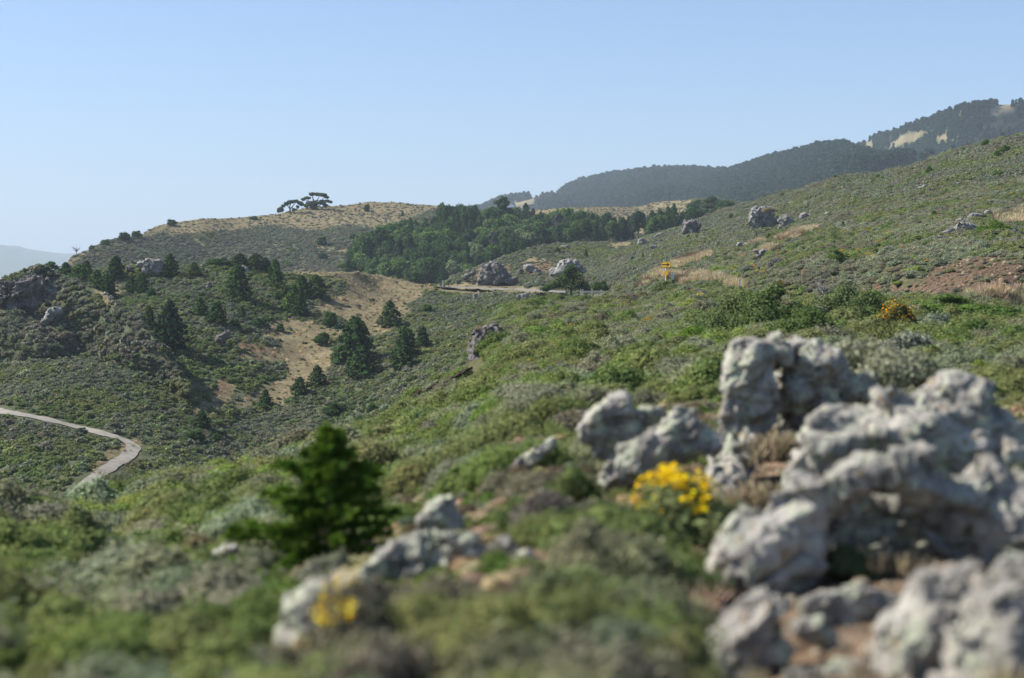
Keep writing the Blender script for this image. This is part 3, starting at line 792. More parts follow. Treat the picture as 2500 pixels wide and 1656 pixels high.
def keepH(px, py, m):
    k = np.ones(px.shape)
    k[(px > 1600) & (py > 985) & (px < 2600)] = 0
    k[(px > 1138) & (px < 1200) & (py > 868) & (py < 945)] = 0
    bl = np.interp(px, [940, 962, 990, 1030, 1075, 1130], [1015, 1005, 985, 955, 930, 905])
    k[(px > 935) & (px < 1140) & (py > bl + 10) & (py < bl + 30)] *= 0.3
    k[(px > 1660) & (py > 860) & (px < 2480)] *= 0.55
    k[(px > 1360) & (px < 1790) & (py > 1060) & (py < 1330)] *= 0.25
    k[(px > 860) & (px < 1330) & (py > 1290) & (py < 1520)] *= 0.04
    k[(px > 620) & (px < 950) & (py > 1380)] *= 0.15
    k[(px > 560) & (px < 1000) & (py > 1330) & (py < 1480)] *= 0.3
    k[(px > 1200) & (px < 1400) & (py > 1080) & (py < 1260)] *= 0.35
    k[(px > 960) & (px < 1200) & (py > 1210) & (py < 1420)] *= 0.04
    return k
sizeH = lambda d: np.interp(d, [3, 6, 12, 25, 60, 130], [0.33, 0.45, 0.56, 0.68, 0.85, 1.0])
cnt['H'] = cover_scrub('near_scrub', hH, -560, 3090, sizeH, ['olive', 'sage', 'green', 'bright', 'grey', 'purple', 'brown'], [1.8, 1.3, 1.3, 0.5, 0.6, 0.5, 0.3], 2.6, near_p, 'blurred mounds of sage and coastal scrub over the near slope', 36, cover=1.6, keep=keepH, smin=0.55, smax=1.4)

# dry grass on the tan ground close enough to show blades
def grass(name, h, x0, x1, per, label, seed, s0=1.0):
    p, px, py, cov, r = sow(h, x0, x1, lambda mid, a, b, mc: per * mc[..., 0], seed, 1)
    n = len(p)
    t, k = tints(p, r, ['straw', 'brown'], [1.0, 0.35], 3.0, jit=0.25)
    s = s0 * r.uniform(0.7, 1.3, n)
    scatter(name, p, s, r.uniform(0, 6.28, n), t, r.integers(0, 3, n), tuft_p, label, 'grass')
    return n
cnt['gI'] = grass('dry_grass', hI, 1400, 2650, 9.0, 'straw coloured dry grass along the road edge below the sign', 41)
cnt['gE'] = grass('dry_grass', hE, -100, 1400, 0.6, 'tan dry grass over the open parts of the middle hillside', 42, 0.6)

def nearrock(a, b): return ((a > 1600) & (b > 985) & (a < 2700)) * 1.0
def openH(a, b): return (keepH(a, b, None) < 0.5) * (b > 985) * 1.0
p, px_, py_, cov_, r = sow(hH, 600, 2650, lambda mid, a, b, mc: 60.0 * openH(a, b) * (1 - 1.0 * mc[..., 1]), 43, 0)
t, k = tints(p, r, ['olive', 'sage', 'straw', 'brown', 'green'], [1.0, 1.0, 0.9, 0.6, 0.6], 0.5)
scatter('low_herbs', p, 0.16 * r.uniform(0.5, 1.5, len(p)), r.uniform(0, 6.28, len(p)), t, r.integers(0, len(mid_p), len(p)), mid_p, 'low herbs and cushion plants between the rocks of the outcrop', 'plants')
p, px_, py_, cov_, r = sow(hH, 1300, 2650, lambda mid, a, b, mc: 2.5 * nearrock(a, b) * (1 - 0.5 * mc[..., 1]), 44, 0)
t, k = tints(p, r, ['straw', 'brown'], [1.0, 0.7], 0.5)
scatter('dry_grass', p, 0.22 * r.uniform(0.5, 1.4, len(p)), r.uniform(0, 6.28, len(p)), t, r.integers(0, 3, len(p)), tuft_p, 'dry grass tufts in the brown earth between the near rocks', 'grass')
def stone(seed):
    r = np.random.default_rng(seed)
    v, f = ico(np.array([0, 0, 0.15]), 0.5, 1, r, 0.45)
    v[:, 2] *= 0.7
    return v, f, np.full(len(f), 0.5)
stone_p = [proto('stone', stone(180 + i), M_LEAF) for i in range(4)]
p, px_, py_, cov_, r = sow(hH, 1300, 2650, lambda mid, a, b, mc: 130.0 * mc[..., 1] * (b > 985), 45, 0)
t = np.array([[0.30, 0.25, 0.19]]) * r.uniform(0.5, 1.5, (len(p), 1)) * np.array([[1, 1, 1]]) ** r.uniform(0, 1, (len(p), 1))
scatter('gravel', p, 0.016 * np.exp(r.normal(0.2, 0.6, len(p))), r.uniform(0, 6.28, len(p)), t, r.integers(0, 4, len(p)), stone_p, 'loose stones scattered over the brown earth at the lower right', 'gravel')
p, px_, py_, cov_, r = sow(hI, 1300, 2650, lambda mid, a, b, mc: 5.0 * mc[..., 1], 46, 0)
t = np.array([[0.26, 0.20, 0.14]]) * r.uniform(0.5, 1.6, (len(p), 1))
scatter('gravel', p, 0.10 * np.exp(r.normal(0.1, 0.6, len(p))), r.uniform(0, 6.28, len(p)), t, r.integers(0, 4, len(p)), stone_p, 'loose stones and clods on the bare road cut bank', 'gravel')

# small flowers dotted through the scrub
def flower_proto(seed):
    r = np.random.default_rng(seed)
    d = sphere_dirs(70, r, -0.1)
    p = d * np.array([0.5, 0.5, 0.35]) * r.uniform(0.5, 1, (70, 1)) + np.array([0, 0, 0.3])
    return quads(p, d + np.array([0, 0, 0.8]), 0.07, 1.0, 0.5, seed=seed)
fl_p = [proto('flower_cluster', flower_proto(170 + i), M_LEAF) for i in range(2)]
def flowers(name, h, x0, x1, per, size, label, seed, yl=None, sel=None):
    def dn(mid, a, b, mc):
        q = fbm(mid / 3.0 + 5.5, 3, 77)
        d = per * np.clip((q - 0.12) * 5, 0, 1) * (1 - mc.max(-1))
        return d * (sel(a, b) if sel else 1)
    p, px, py, cov, r = sow(h, x0, x1, dn, seed, 0)
    n = len(p)
    t = np.where(r.uniform(0, 1, (n, 1)) < 0.6, np.array([[0.50, 0.24, 0.01]]), np.array([[0.55, 0.38, 0.02]]))
    s = size(p[:, 1]) * r.uniform(0.5, 1.3, n)
    p[:, 2] += 0.30 * sizeH(p[:, 1])
    scatter(name, p, s, r.uniform(0, 6.28, n), t, r.integers(0, 2, n), fl_p, label, 'flowers')
    return n
cnt['fI'] = flowers('orange_flowers', hI, 1500, 2600, 0.12, lambda d: 0 * d + 0.34, 'orange flower clusters dotted through the roadside scrub', 51)
cnt['fH'] = flowers('orange_flowers', hH, -100, 2500, 0.10, lambda d: np.interp(d, [4, 15, 60], [0.05, 0.10, 0.3]), 'orange and yellow flowers dotted through the near scrub', 52, sel=lambda a, b: np.where((a > 1600) & (b > 985), 0, 1.0))

# ------------------------------------------------------------------ trees
def tube(pts, rads, sides=6):
    pts = np.asarray(pts, float); n = len(pts)
    tg = np.gradient(pts, axis=0); tg /= np.linalg.norm(tg, axis=1)[:, None] + 1e-9
    a = np.cross(tg, np.array([0.31, 0.95, 0.07])); a /= np.linalg.norm(a, axis=1)[:, None] + 1e-9
    b = np.cross(tg, a)
    th = np.linspace(0, 2 * math.pi, sides, endpoint=False)
    v = pts[:, None] + np.asarray(rads)[:, None, None] * (np.cos(th)[None, :, None] * a[:, None] + np.sin(th)[None, :, None] * b[:, None])
    idx = np.arange(n * sides).reshape(n, sides)
    f = np.stack([idx[:-1], np.roll(idx[:-1], -1, 1), np.roll(idx[1:], -1, 1), idx[1:]], -1).reshape(-1, 4)
    return v.reshape(-1, 3), f, np.full(len(f), 0.5)

def conifer(seed, nb=90, per=26, leaf=0.032, shape=0.85, base=0.04, droop=0.25, rad=0.36, jag=0.35):
    """unit-height conifer crown of whorled leafy branches"""
    r = np.random.default_rng(seed)
    parts, wood = [], [tube([(0, 0, 0), (0.01, 0, 0.5), (0, 0.005, 0.97)], [0.028, 0.017, 0.003])]
    for i in range(nb):
        t = (i + r.uniform(0, 1)) / nb
        z = base + (0.98 - base) * (1 - (1 - t) ** 1.0)
        ln = rad * (max(0.02, 1 - t) ** shape) * (1 + jag * r.normal(0, 0.5)) * (0.75 + 0.25 * min(1, t / 0.12))
        a = i * 2.399 + r.uniform(-0.4, 0.4)
        d = np.array([math.cos(a), math.sin(a), 0])
        m = max(5, int(per * (0.25 + ln / rad)))
        u = np.sqrt(r.uniform(0.04, 1, m))
        lat = np.cross(d, (0, 0, 1))
        c = d * (u * ln)[:, None] + lat * (r.normal(0, 0.16, m) * ln * (1.15 - u))[:, None]
        c[:, 2] += z + 0.10 * ln - droop * ln * u ** 1.4 + r.normal(0, 0.018, m)
        nn = np.tile(np.array([0, 0, 1.0]), (m, 1)) + d * 0.5
        parts.append(quads(c, nn, leaf, 1.5, 0.55, seed=int(r.integers(1e6))))
    v, f, a = cat_mesh(parts)
    k = v[:, 2] < 0.01
    v[k, 2] = 0.01
    return (v, f, a), cat_mesh(wood)

def broadleaf(seed, lobes=14, nleaf=1900, leaf=0.034, wide=0.46, zc=0.58, zr=0.36, pad=0.22, trunk=True):
    r = np.random.default_rng(seed)
    parts, wood = [], []
    wood.append(tube([(0, 0, 0), (0.02, 0, 0.2), (0.0, 0.02, 0.5)], [0.035, 0.028, 0.015]))
    for i in range(lobes):
        d = sphere_dirs(1, r, -0.55)[0]
        c = np.array([d[0] * wide * 0.68, d[1] * wide * 0.68, zc + d[2] * zr * 0.75])
        rad = pad * r.uniform(0.65, 1.15)
        if i % 3 == 0: wood.append(tube([(0, 0, 0.25), (c * 0.5 + np.array([0, 0, 0.2])), c], [0.016, 0.011, 0.005], 5))
        m = nleaf // lobes
        q = sphere_dirs(m, r, -0.7)
        p = c + q * rad * r.uniform(0.75, 1.05, (m, 1)) * (1 + 0.25 * fbm(q * 2 + i, 2)[:, None])
        parts.append(quads(p, q + np.array([0, 0, 0.4]), leaf, 1.3, 0.6, seed=int(r.integers(1e6))))
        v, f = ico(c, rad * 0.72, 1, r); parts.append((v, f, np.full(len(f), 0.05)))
    v, f, a = cat_mesh(parts)
    v[:, 2] = np.maximum(v[:, 2], 0.01)
    return (v, f, a), cat_mesh(wood)

def meshpair(nm, pair, mat=M_TREE, bark=M_BARK):
    return (mesh_np(nm + '_crown', *pair[0][:2], [mat], False, fattr=pair[0][2]), mesh_np(nm + '_trunk', *pair[1][:2], [bark], True))

CON = [meshpair('conifer', conifer(300 + i, rad=0.36 + 0.05 * (i % 3), shape=[0.55, 0.75, 0.5, 0.65][i], nb=[80, 100, 70, 90][i], jag=0.6)) for i in range(4)]
FIR = [meshpair('round_conifer', conifer(320 + i, nb=95, per=34, rad=0.50 + 0.05 * i, shape=[0.5, 0.6, 0.42][i], droop=0.1, base=0.0, leaf=0.034, jag=0.4)) for i in range(3)]
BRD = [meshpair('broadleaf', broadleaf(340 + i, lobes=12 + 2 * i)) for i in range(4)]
BUS = [meshpair('round_bush', broadleaf(360 + i, lobes=12, zc=0.38, zr=0.46, wide=0.52, pad=0.26)) for i in range(3)]
PIN = [meshpair('pine', conifer(380 + i, nb=46, per=34, rad=0.34, shape=0.45, base=0.25, droop=-0.1, jag=0.7, leaf=0.04)) for i in range(2)]

def tree(name, mp, loc, h, wd, colr, label, cat, group=None, rz=None, lean=0.0):
    """h = height, wd = horizontal scale (both metres, unit meshes)"""
    e = empty(name, loc, random.uniform(0, 6.28) if rz is None else rz, (wd, wd, h))
    if lean: e.rotation_euler = (0, lean, 0)
    tag(e, label, cat, group)
    c = obj('crown', mp[0], e); c.color = (*colr, 1)
    obj('trunk', mp[1], e)
    return e

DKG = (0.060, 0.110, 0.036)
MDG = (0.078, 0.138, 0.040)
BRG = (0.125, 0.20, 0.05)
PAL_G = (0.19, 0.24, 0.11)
GRY = (0.13, 0.13, 0.11)

def put(h, cx, top, bot, wpx, kind, colr, name, label, cat, group=None, wk=1.0, lean=0.0, rz=None):
    if h is hC and kind == 'con' and random.random() < 0.85: kind = 'fir'; wpx *= 0.9
    if h is hE and kind == 'con': kind = 'fir'; wpx *= 1.02
    p = h.on(cx, bot)
    d = p[1]
    hh = (bot - top) * d / F * 1.05
    ww = wpx * d / F
    unit = {'con': 0.74, 'fir': 1.08, 'brd': 0.98, 'bus': 1.1, 'pin': 0.68}[kind]
    mp = {'con': CON, 'fir': FIR, 'brd': BRD, 'bus': BUS, 'pin': PIN}[kind]
    return tree(name, random.choice(mp), tuple(p), hh, ww / unit, colr, label, cat, group, rz, lean)

GE = 'conifers dotted over the middle hillside'
ET = [  # centre x, top, bottom, width, kind, colour, label
    (127, 638, 660, 34, 'bus', DKG, 'small windswept dark bush on the skyline just right of the knoll top'),
    (160, 643, 676, 46, 'fir', DKG, 'leftmost rounded conifer behind the shoulder of the knoll'),
    (213, 640, 676, 30, 'con', DKG, 'narrow conifer tip rising behind the conifer row beside the knoll'),
    (195, 650, 700, 56, 'fir', MDG, 'broad conifer in the row behind the knoll, under the narrow tip'),
    (236, 662, 712, 56, 'fir', MDG, 'pale green topped conifer midway along the row behind the knoll'),
    (264, 672, 735, 52, 'con', DKG, 'lowest conifer of the row running down behind the knoll'),
    (283, 630, 686, 56, 'fir', DKG, 'round dark conifer left of the pale ridge outcrop'),
    (415, 624, 678, 50, 'con', DKG, 'dark conifer standing right against the pale ridge outcrop'),
    (322, 678, 716, 36, 'fir', DKG, 'left one of two touching conifers below the pale ridge outcrop'),
    (346, 670, 716, 36, 'con', DKG, 'right, taller one of two touching conifers below the pale ridge outcrop'),
    (371, 703, 725, 24, 'bus', DKG, 'small bush right of the two touching conifers below the ridge outcrop'),
    (475, 642, 676, 36, 'con', MDG, 'small lone conifer with a bright left side near the ridge top'),
    (535, 628, 648, 56, 'bus', DKG, 'low flat bush at the left end of the ridge top thicket'),
    (585, 622, 650, 56, 'fir', DKG, 'wide low conifer in the middle of the ridge top thicket'),
    (625, 622, 662, 46, 'con', DKG, 'taller conifer near the right end of the ridge top thicket'),
    (648, 632, 664, 40, 'fir', DKG, 'rounded conifer at the right end of the ridge top thicket'),
    (583, 652, 728, 66, 'con', DKG, 'large pointed conifer alone on the slope below the ridge top thicket'),
    (672, 636, 680, 36, 'con', MDG, 'slim conifer where the scrub meets the tan grass crest'),
    (675, 662, 702, 44, 'fir', MDG, 'bushy conifer just below the slim one at the tan crest'),
    (684, 686, 708, 17, 'bus', BRG, 'bright small shrub under the bushy conifer at the tan crest'),
    (693, 697, 724, 19, 'bus', MDG, 'small upright shrub above the conifer clump by the tan slope'),
    (679, 710, 736, 22, 'bus', MDG, 'small shrub left of the conifer clump by the tan slope'),
    (735, 676, 726, 50, 'con', MDG, 'back left conifer of the clump beside the tan slope'),
    (772, 676, 730, 52, 'fir', DKG, 'back right conifer of the clump beside the tan slope'),
    (719, 698, 744, 46, 'fir', MDG, 'middle conifer of the clump beside the tan slope'),
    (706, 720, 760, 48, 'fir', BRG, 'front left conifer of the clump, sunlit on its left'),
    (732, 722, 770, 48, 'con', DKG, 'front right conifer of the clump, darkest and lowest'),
    (490, 729, 770, 40, 'con', MDG, 'left one of a pair of conifers on the open slope below the lone pointed conifer'),
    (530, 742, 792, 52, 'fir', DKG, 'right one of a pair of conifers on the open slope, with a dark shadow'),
    (590, 749, 775, 24, 'fir', MDG, 'small round conifer right of the pair on the open slope'),
    (573, 774, 798, 28, 'bus', MDG, 'bush above the grey rock patch at the foot of the open slope'),
    (632, 773, 796, 34, 'bus', DKG, 'dark round bush left above the lower tan knoll'),
    (596, 795, 815, 18, 'bus', BRG, 'small bright bush between the grey rock patch and the lower tan knoll'),
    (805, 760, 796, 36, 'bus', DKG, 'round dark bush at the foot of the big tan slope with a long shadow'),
    (685, 789, 810, 22, 'bus', MDG, 'small bush alone on the crest of the lower tan knoll'),
    (787, 807, 842, 38, 'bus', DKG, 'round bush on the right edge of the lower tan knoll'),
    (364, 752, 805, 38, 'con', DKG, 'narrow conifer left of the big shaded conifer below the knoll'),
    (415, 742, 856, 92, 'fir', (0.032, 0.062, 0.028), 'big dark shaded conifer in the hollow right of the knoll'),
    (868, 782, 890, 108, 'con', DKG, 'tallest conifer in the valley, right of the lower tan knoll'),
    (884, 850, 920, 92, 'fir', DKG, 'broad dark conifer in front of the tallest valley conifer'),
    (835, 845, 885, 50, 'fir', MDG, 'smaller conifer at the left foot of the tallest valley conifer'),
    (953, 738, 800, 60, 'fir', DKG, 'lone rounded conifer right of the big tan slope'),
    (990, 803, 876, 72, 'fir', DKG, 'left back conifer of the trio right of the tallest valley conifer'),
    (1032, 801, 846, 42, 'con', DKG, 'right, smallest conifer of the trio right of the tallest valley conifer'),
    (985, 848, 900, 72, 'con', DKG, 'front conifer of the trio right of the tallest valley conifer'),
    (775, 895, 944, 52, 'fir', DKG, 'upper one of two round conifers below the lower tan knoll'),
    (732, 923, 966, 52, 'fir', DKG, 'lower one of two round conifers below the lower tan knoll'),
    (648, 953, 990, 38, 'fir', DKG, 'small conifer at the lower tip of the tan slope'),
    (638, 984, 1000, 30, 'bus', MDG, 'low shrub just under the conifer at the lower tip of the tan slope'),
    (815, 978, 1014, 56, 'bus', DKG, 'wide dark bush on the green slope above the sapling'),
    (493, 1005, 1046, 48, 'fir', DKG, 'round conifer on the green slope right of the dirt road bend'),
    (476, 1048, 1076, 50, 'bus', MDG, 'flat green bush below the round conifer right of the road bend'),
    (528, 1058, 1076, 22, 'bus', MDG, 'tiny shrub right of the flat bush near the road bend'),
    (906, 984, 1008, 24, 'bus', MDG, 'small shrub beside the pale gravel below the eroded earth bank'),
    (878, 1014, 1034, 24, 'bus', MDG, 'small shrub left of the pale gravel below the eroded earth bank'),
    (1043, 741, 763, 22, 'bus', MDG, 'small bush alone in the scrub below the highway'),
    (200, 1042, 1058, 26, 'bus', (0.09, 0.11, 0.075), 'grey green bush on the edge of the dirt road'),
]
ET_SCALE = 1.08
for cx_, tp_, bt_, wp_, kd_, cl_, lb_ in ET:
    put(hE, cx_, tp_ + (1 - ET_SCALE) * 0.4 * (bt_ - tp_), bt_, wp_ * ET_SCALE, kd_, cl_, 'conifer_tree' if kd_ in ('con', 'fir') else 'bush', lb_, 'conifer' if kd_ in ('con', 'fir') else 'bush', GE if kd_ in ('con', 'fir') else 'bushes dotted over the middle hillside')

GC = 'bushes on the golden hill'
for cx_, tp_, bt_, wp_, kd_, cl_, lb_ in [
    (418, 535, 550, 26, 'bus', DKG, 'windswept dark bush on the bare skyline of the golden hill'),
    (302, 566, 587, 36, 'bus', DKG, 'wide dark bush low on the left skyline of the golden hill'),
    (334, 560, 581, 26, 'bus', DKG, 'dark bush right of the wide one on the left skyline'),
    (258, 584, 600, 26, 'bus', MDG, 'green bush left below the dark skyline bushes'),
    (224, 598, 611, 14, 'bus', DKG, 'tiny bush near the dead tree on the left skyline'),
    (620, 526, 536, 22, 'bus', DKG, 'flat bush on the skyline left of the two umbrella trees'),
    (896, 498, 517, 17, 'bus', DKG, 'round dark bush just under the summit of the golden hill'),
    (983, 515, 528, 10, 'con', DKG, 'tiny conifer on the grass right of the summit'),
    (787, 576, 599, 28, 'bus', DKG, 'dark bush on the scrub flank below the summit'),
    (788, 616, 634, 26, 'bus', DKG, 'dark bush near the eroded lines on the scrub flank'),
    (718, 604, 615, 12, 'bus', BRG, 'bright small shrub on the scrub flank'),
    (862, 570, 586, 18, 'bus', DKG, 'dark bush at the left edge of the wood'),
    (1592, 512, 524, 10, 'bus', DKG, 'left of two tiny bushes on the pale grass right of the wood'),
    (1611, 509, 526, 12, 'bus', DKG, 'right of two tiny bushes on the pale grass right of the wood'),
    (1460, 530, 548, 24, 'con', DKG, 'isolated conifer top against the pale grass right of the wood'),
    (842, 640, 652, 40, 'bus', BRG, 'bright green patch of bush at the lower left of the wood'),
    (705, 636, 652, 20, 'bus', BRG, 'bright bush where the golden hill meets the middle hillside'),
]:
    put(hC, cx_, tp_, bt_, wp_, kd_, cl_, 'bush' if kd_ == 'bus' else 'conifer_tree', lb_, 'bush' if kd_ == 'bus' else 'conifer', GC)

# thicket at the right end of the golden hill
for i, (cx_, tp_, bt_, wp_, cl_) in enumerate([(1700, 484, 512, 50, (0.06, 0.10, 0.04)), (1735, 477, 512, 60, (0.075, 0.11, 0.05)), (1772, 487, 518, 50, DKG), (1795, 497, 520, 40, DKG), (1715, 505, 530, 50, DKG), (1690, 525, 545, 50, MDG), (1755, 506, 525, 50, (0.08, 0.11, 0.05))]):
    put(hC, cx_, tp_, bt_, wp_, 'bus', cl_, 'bush', ['pale topped bush at the left of the skyline thicket', 'grey green bush at the top of the skyline thicket', 'dark bush right of the thicket top', 'dark bush at the right end of the skyline thicket', 'dark bush below the thicket top', 'lowest green bush of the skyline thicket', 'grey bush in the middle of the skyline thicket'][i], 'bush', 'thicket on the skyline by the tower rock')

# the wood in the hollow
GW = 'trees of the wood in the hollow'
HERO = [(1226, 486, 570, 50, 'pin', DKG, 'tallest pine of the wood, standing above the skyline'), (1284, 500, 572, 52, 'con', DKG, 'dark pointed conifer right of the tallest pine'),
        (1160, 505, 575, 56, 'con', DKG, 'dark conifer left of the tallest pine'), (1196, 512, 580, 60, 'con', DKG, 'broad dark conifer against the foot of the tallest pine'),
        (1085, 512, 600, 46, 'con', DKG, 'left one of two tall dark conifers at the upper edge of the wood'), (1112, 510, 605, 54, 'con', DKG, 'right one of two tall dark conifers at the upper edge of the wood'),
        (1003, 535, 605, 40, 'con', DKG, 'upright dark conifer at the upper left of the wood'), (930, 562, 640, 70, 'pin', DKG, 'broad dark tree at the left end of the wood'),
        (890, 580, 665, 70, 'brd', MDG, 'leftmost leafy tree of the wood'), (880, 622, 670, 60, 'brd', BRG, 'sunlit bright green tree low at the left of the wood'),
        (1000, 575, 650, 56, 'con', (0.05, 0.08, 0.045), 'grey green spruce in the left half of the wood'), (975, 585, 660, 60, 'con', (0.045, 0.075, 0.042), 'pale tipped spruce beside the grey green one'),
        (1085, 560, 622, 66, 'brd', BRG, 'rounded light green tree in the middle of the wood'), (1145, 596, 650, 40, 'brd', PAL_G, 'pale silvery tree in the centre of the wood'),
        (1165, 600, 655, 36, 'brd', PAL_G, 'second pale silvery tree in the centre, just to the right'), (1130, 615, 668, 44, 'brd', BRG, 'light green tree in front of the silvery pair'),
        (1268, 562, 618, 36, 'brd', PAL_G, 'left one of two pale poplars right of centre'), (1293, 565, 622, 36, 'brd', PAL_G, 'right one of two pale poplars right of centre'),
        (1222, 540, 600, 50, 'brd', MDG, 'dark leafy tree under the tallest pine'), (1205, 570, 640, 30, 'pin', GRY, 'bare grey topped dead pine in the centre of the wood'),
        (1388, 515, 585, 46, 'con', DKG, 'tall dark conifer in the right half of the wood'), (1362, 525, 590, 34, 'pin', GRY, 'grey dead conifer beside the tall dark one'),
        (1430, 535, 590, 50, 'brd', BRG, 'light green tree right of the tall dark conifer'), (1140, 520, 560, 40, 'brd', BRG, 'light green treetop between the tall conifers'),
        (970, 640, 700, 90, 'brd', MDG, 'low spreading dark tree at the lower edge of the wood'), (1050, 632, 705, 66, 'brd', DKG, 'dark dome shaped tree at the lower edge of the wood'),
        (920, 655, 695, 80, 'brd', MDG, 'spreading tree beside the crest of the tan slope'), (1015, 655, 705, 70, 'brd', DKG, 'dark low tree in front at the lower edge of the wood'),
        (1195, 620, 690, 44, 'con', DKG, 'dark conifer at the lower right of the wood by the rock cut'), (1230, 605, 660, 50, 'con', MDG, 'green conifer above the rock cut'),
        (1105, 640, 705, 44, 'brd', PAL_G, 'pale green tree beside the road bend below the wood'), (1140, 650, 700, 44, 'brd', BRG, 'light green tree above the road cut')]
used = []
for cx_, tp_, bt_, wp_, kd_, cl_, lb_ in HERO:
    put(hC, cx_, tp_, bt_, wp_, kd_, cl_, {'brd': 'leafy_tree', 'con': 'conifer_tree', 'pin': 'pine_tree'}[kd_], lb_, {'brd': 'tree', 'con': 'conifer', 'pin': 'pine'}[kd_], GW)
    used.append((cx_, bt_))
topW = lambda x: np.interp(x, [850, 906, 990, 1040, 1082, 1138, 1212, 1275, 1315, 1400, 1457, 1520, 1593, 1653, 1697], [615, 575, 548, 545, 522, 530, 520, 532, 536, 528, 540, 545, 552, 540, 536])
botW = lambda x: np.interp(x, [850, 900, 1000, 1080, 1150, 1300, 1450, 1600, 1700], [670, 685, 705, 712, 690, 625, 600, 585, 560])
rw = random.Random(8)
tries = 0
while len(used) < 260 and tries < 6000:
    tries += 1
    x = rw.uniform(855, 1690) if tries % 3 else rw.uniform(1330, 1690)
    y0, y1 = topW(x) + 34, botW(x)
    if y1 <= y0: y0 = y1 - 8
    y = rw.uniform(y0, y1)
    if any(((x - a) / 16) ** 2 + ((y - b) / 8) ** 2 < 1 for a, b in used): continue
    used.append((x, y))
    lf = float(fbm(np.array([[x / 60, y / 35, 2.2]]), 3, 5)[0])
    if lf > 0.0 and x < 1500:
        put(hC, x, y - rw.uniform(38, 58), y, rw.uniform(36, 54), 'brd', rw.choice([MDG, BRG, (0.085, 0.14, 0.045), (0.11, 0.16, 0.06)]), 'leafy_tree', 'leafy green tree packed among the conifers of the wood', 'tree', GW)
    else:
        put(hC, x, y - rw.uniform(42, 68), y, rw.uniform(34, 50), 'con' if rw.random() < 0.6 else 'brd', rw.choice([DKG, DKG, (0.042, 0.08, 0.035), MDG]), 'evergreen_tree', 'dark evergreen tree packed into the wood in the hollow', 'tree', GW)

# two umbrella-crowned trees and a dead tree on the skyline
def umbrella(name, label, pads, limbs, base, colr):
    p0 = hC.on(*base); d = p0[1]
    e = empty(name, tuple(p0)); tag(e, label, 'tree', 'umbrella trees on the skyline')
    k = d / F
    r = np.random.default_rng(int(base[0]))
    parts, wood = [], []
    for (x, y, rx, ry) in pads:
        c = np.array([(x - base[0]) * k, r.uniform(-1.2, 1.2), (base[1] - y) * k])
        m = int(30 + rx * 20)
        q = sphere_dirs(m, r)
        p = c + q * np.array([rx * k, rx * k * 0.9, ry * k]) * r.uniform(0.5, 1.05, (m, 1))
        parts.append(quads(p, q + np.array([0, 0, 0.5]), 0.30, 1.3, 0.6, seed=int(r.integers(1e6))))
    for path, ra in limbs:
        q = np.array([[(x - base[0]) * k, r.uniform(-0.3, 0.3), (base[1] - y) * k] for x, y in path])
        wood.append(tube(q, np.linspace(ra, ra * 0.4, len(q))))
    v, f, a = cat_mesh(parts)
    c = obj('crown', mesh_np('umbrella_crown', v, f, [M_TREE], False, fattr=a), e); c.color = (*colr, 1)
    v, f, a = cat_mesh(wood)
    obj('trunk', mesh_np('umbrella_trunk', v, f, [M_BARK], True), e)
umbrella('umbrella_tree', 'larger airy umbrella shaped tree on the bare skyline', [(762, 474, 9, 4), (775, 475, 9, 4), (790, 477, 9, 4), (797, 482, 5, 3), (750, 484, 9, 3), (740, 487, 5, 3), (800, 492, 8, 3), (806, 493, 5, 2), (786, 494, 10, 6), (770, 496, 12, 7), (757, 498, 10, 6), (748, 503, 6, 4), (795, 502, 5, 4), (765, 505, 10, 4)],
         [([(768, 510), (767, 498), (764, 486), (762, 475)], 0.35), ([(768, 505), (775, 490), (780, 478)], 0.25), ([(770, 503), (783, 495), (793, 480)], 0.2), ([(767, 500), (755, 492), (742, 487)], 0.2), ([(775, 505), (788, 497), (804, 492)], 0.2), ([(750, 510), (752, 500)], 0.2), ([(790, 508), (789, 498)], 0.2)], (768, 511), (0.085, 0.105, 0.055))
umbrella('umbrella_tree', 'smaller flat topped umbrella tree left of the larger one on the skyline', [(700, 497, 7, 4), (711, 493, 9, 3.5), (722, 492, 9, 3), (731, 495, 7, 3), (692, 503, 5, 3), (685, 511, 7, 6), (681, 514, 5, 5), (718, 512, 5, 3), (736, 499, 6, 4), (726, 505, 4, 3)],
         [([(709, 518), (707, 506), (711, 495)], 0.3), ([(709, 512), (700, 500)], 0.2), ([(709, 510), (722, 495)], 0.2), ([(724, 515), (729, 498)], 0.2), ([(686, 519), (685, 508)], 0.2)], (709, 519), (0.05, 0.08, 0.055))

def twig_tree(name, loc, h, label, seed, cat='tree', n=26, mat=M_DEAD, leaves=0):
    r = np.random.default_rng(seed)
    e = empty(name, loc); tag(e, label, cat)
    wood = [tube([(0, 0, -0.1 * h), (0.03 * h, 0, 0.35 * h), (0.02 * h, 0, 0.6 * h)], [0.05 * h, 0.035 * h, 0.02 * h])]
    for i in range(n):
        z = r.uniform(0.2, 0.6) * h; a = r.uniform(0, 6.28); l = r.uniform(0.25, 0.6) * h
        p = np.array([0.02 * h, 0, z]); d = np.array([math.cos(a) * 0.8, math.sin(a) * 0.8, r.uniform(0.3, 0.9)])
        wood.append(tube([p, p + d * l * 0.5 + r.normal(0, 0.04 * h, 3), p + d * l + r.normal(0, 0.06 * h, 3)], [0.018 * h, 0.011 * h, 0.004 * h], 4))
    v, f, a = cat_mesh(wood)
    obj('branches', mesh_np(name, v, f, [mat], True), e)
    return e
pd = hC.on(186, 623)
twig_tree('dead_tree', tuple(pd), 25 * pd[1] / F, 'small bare dead tree leaning on the left skyline', 9)

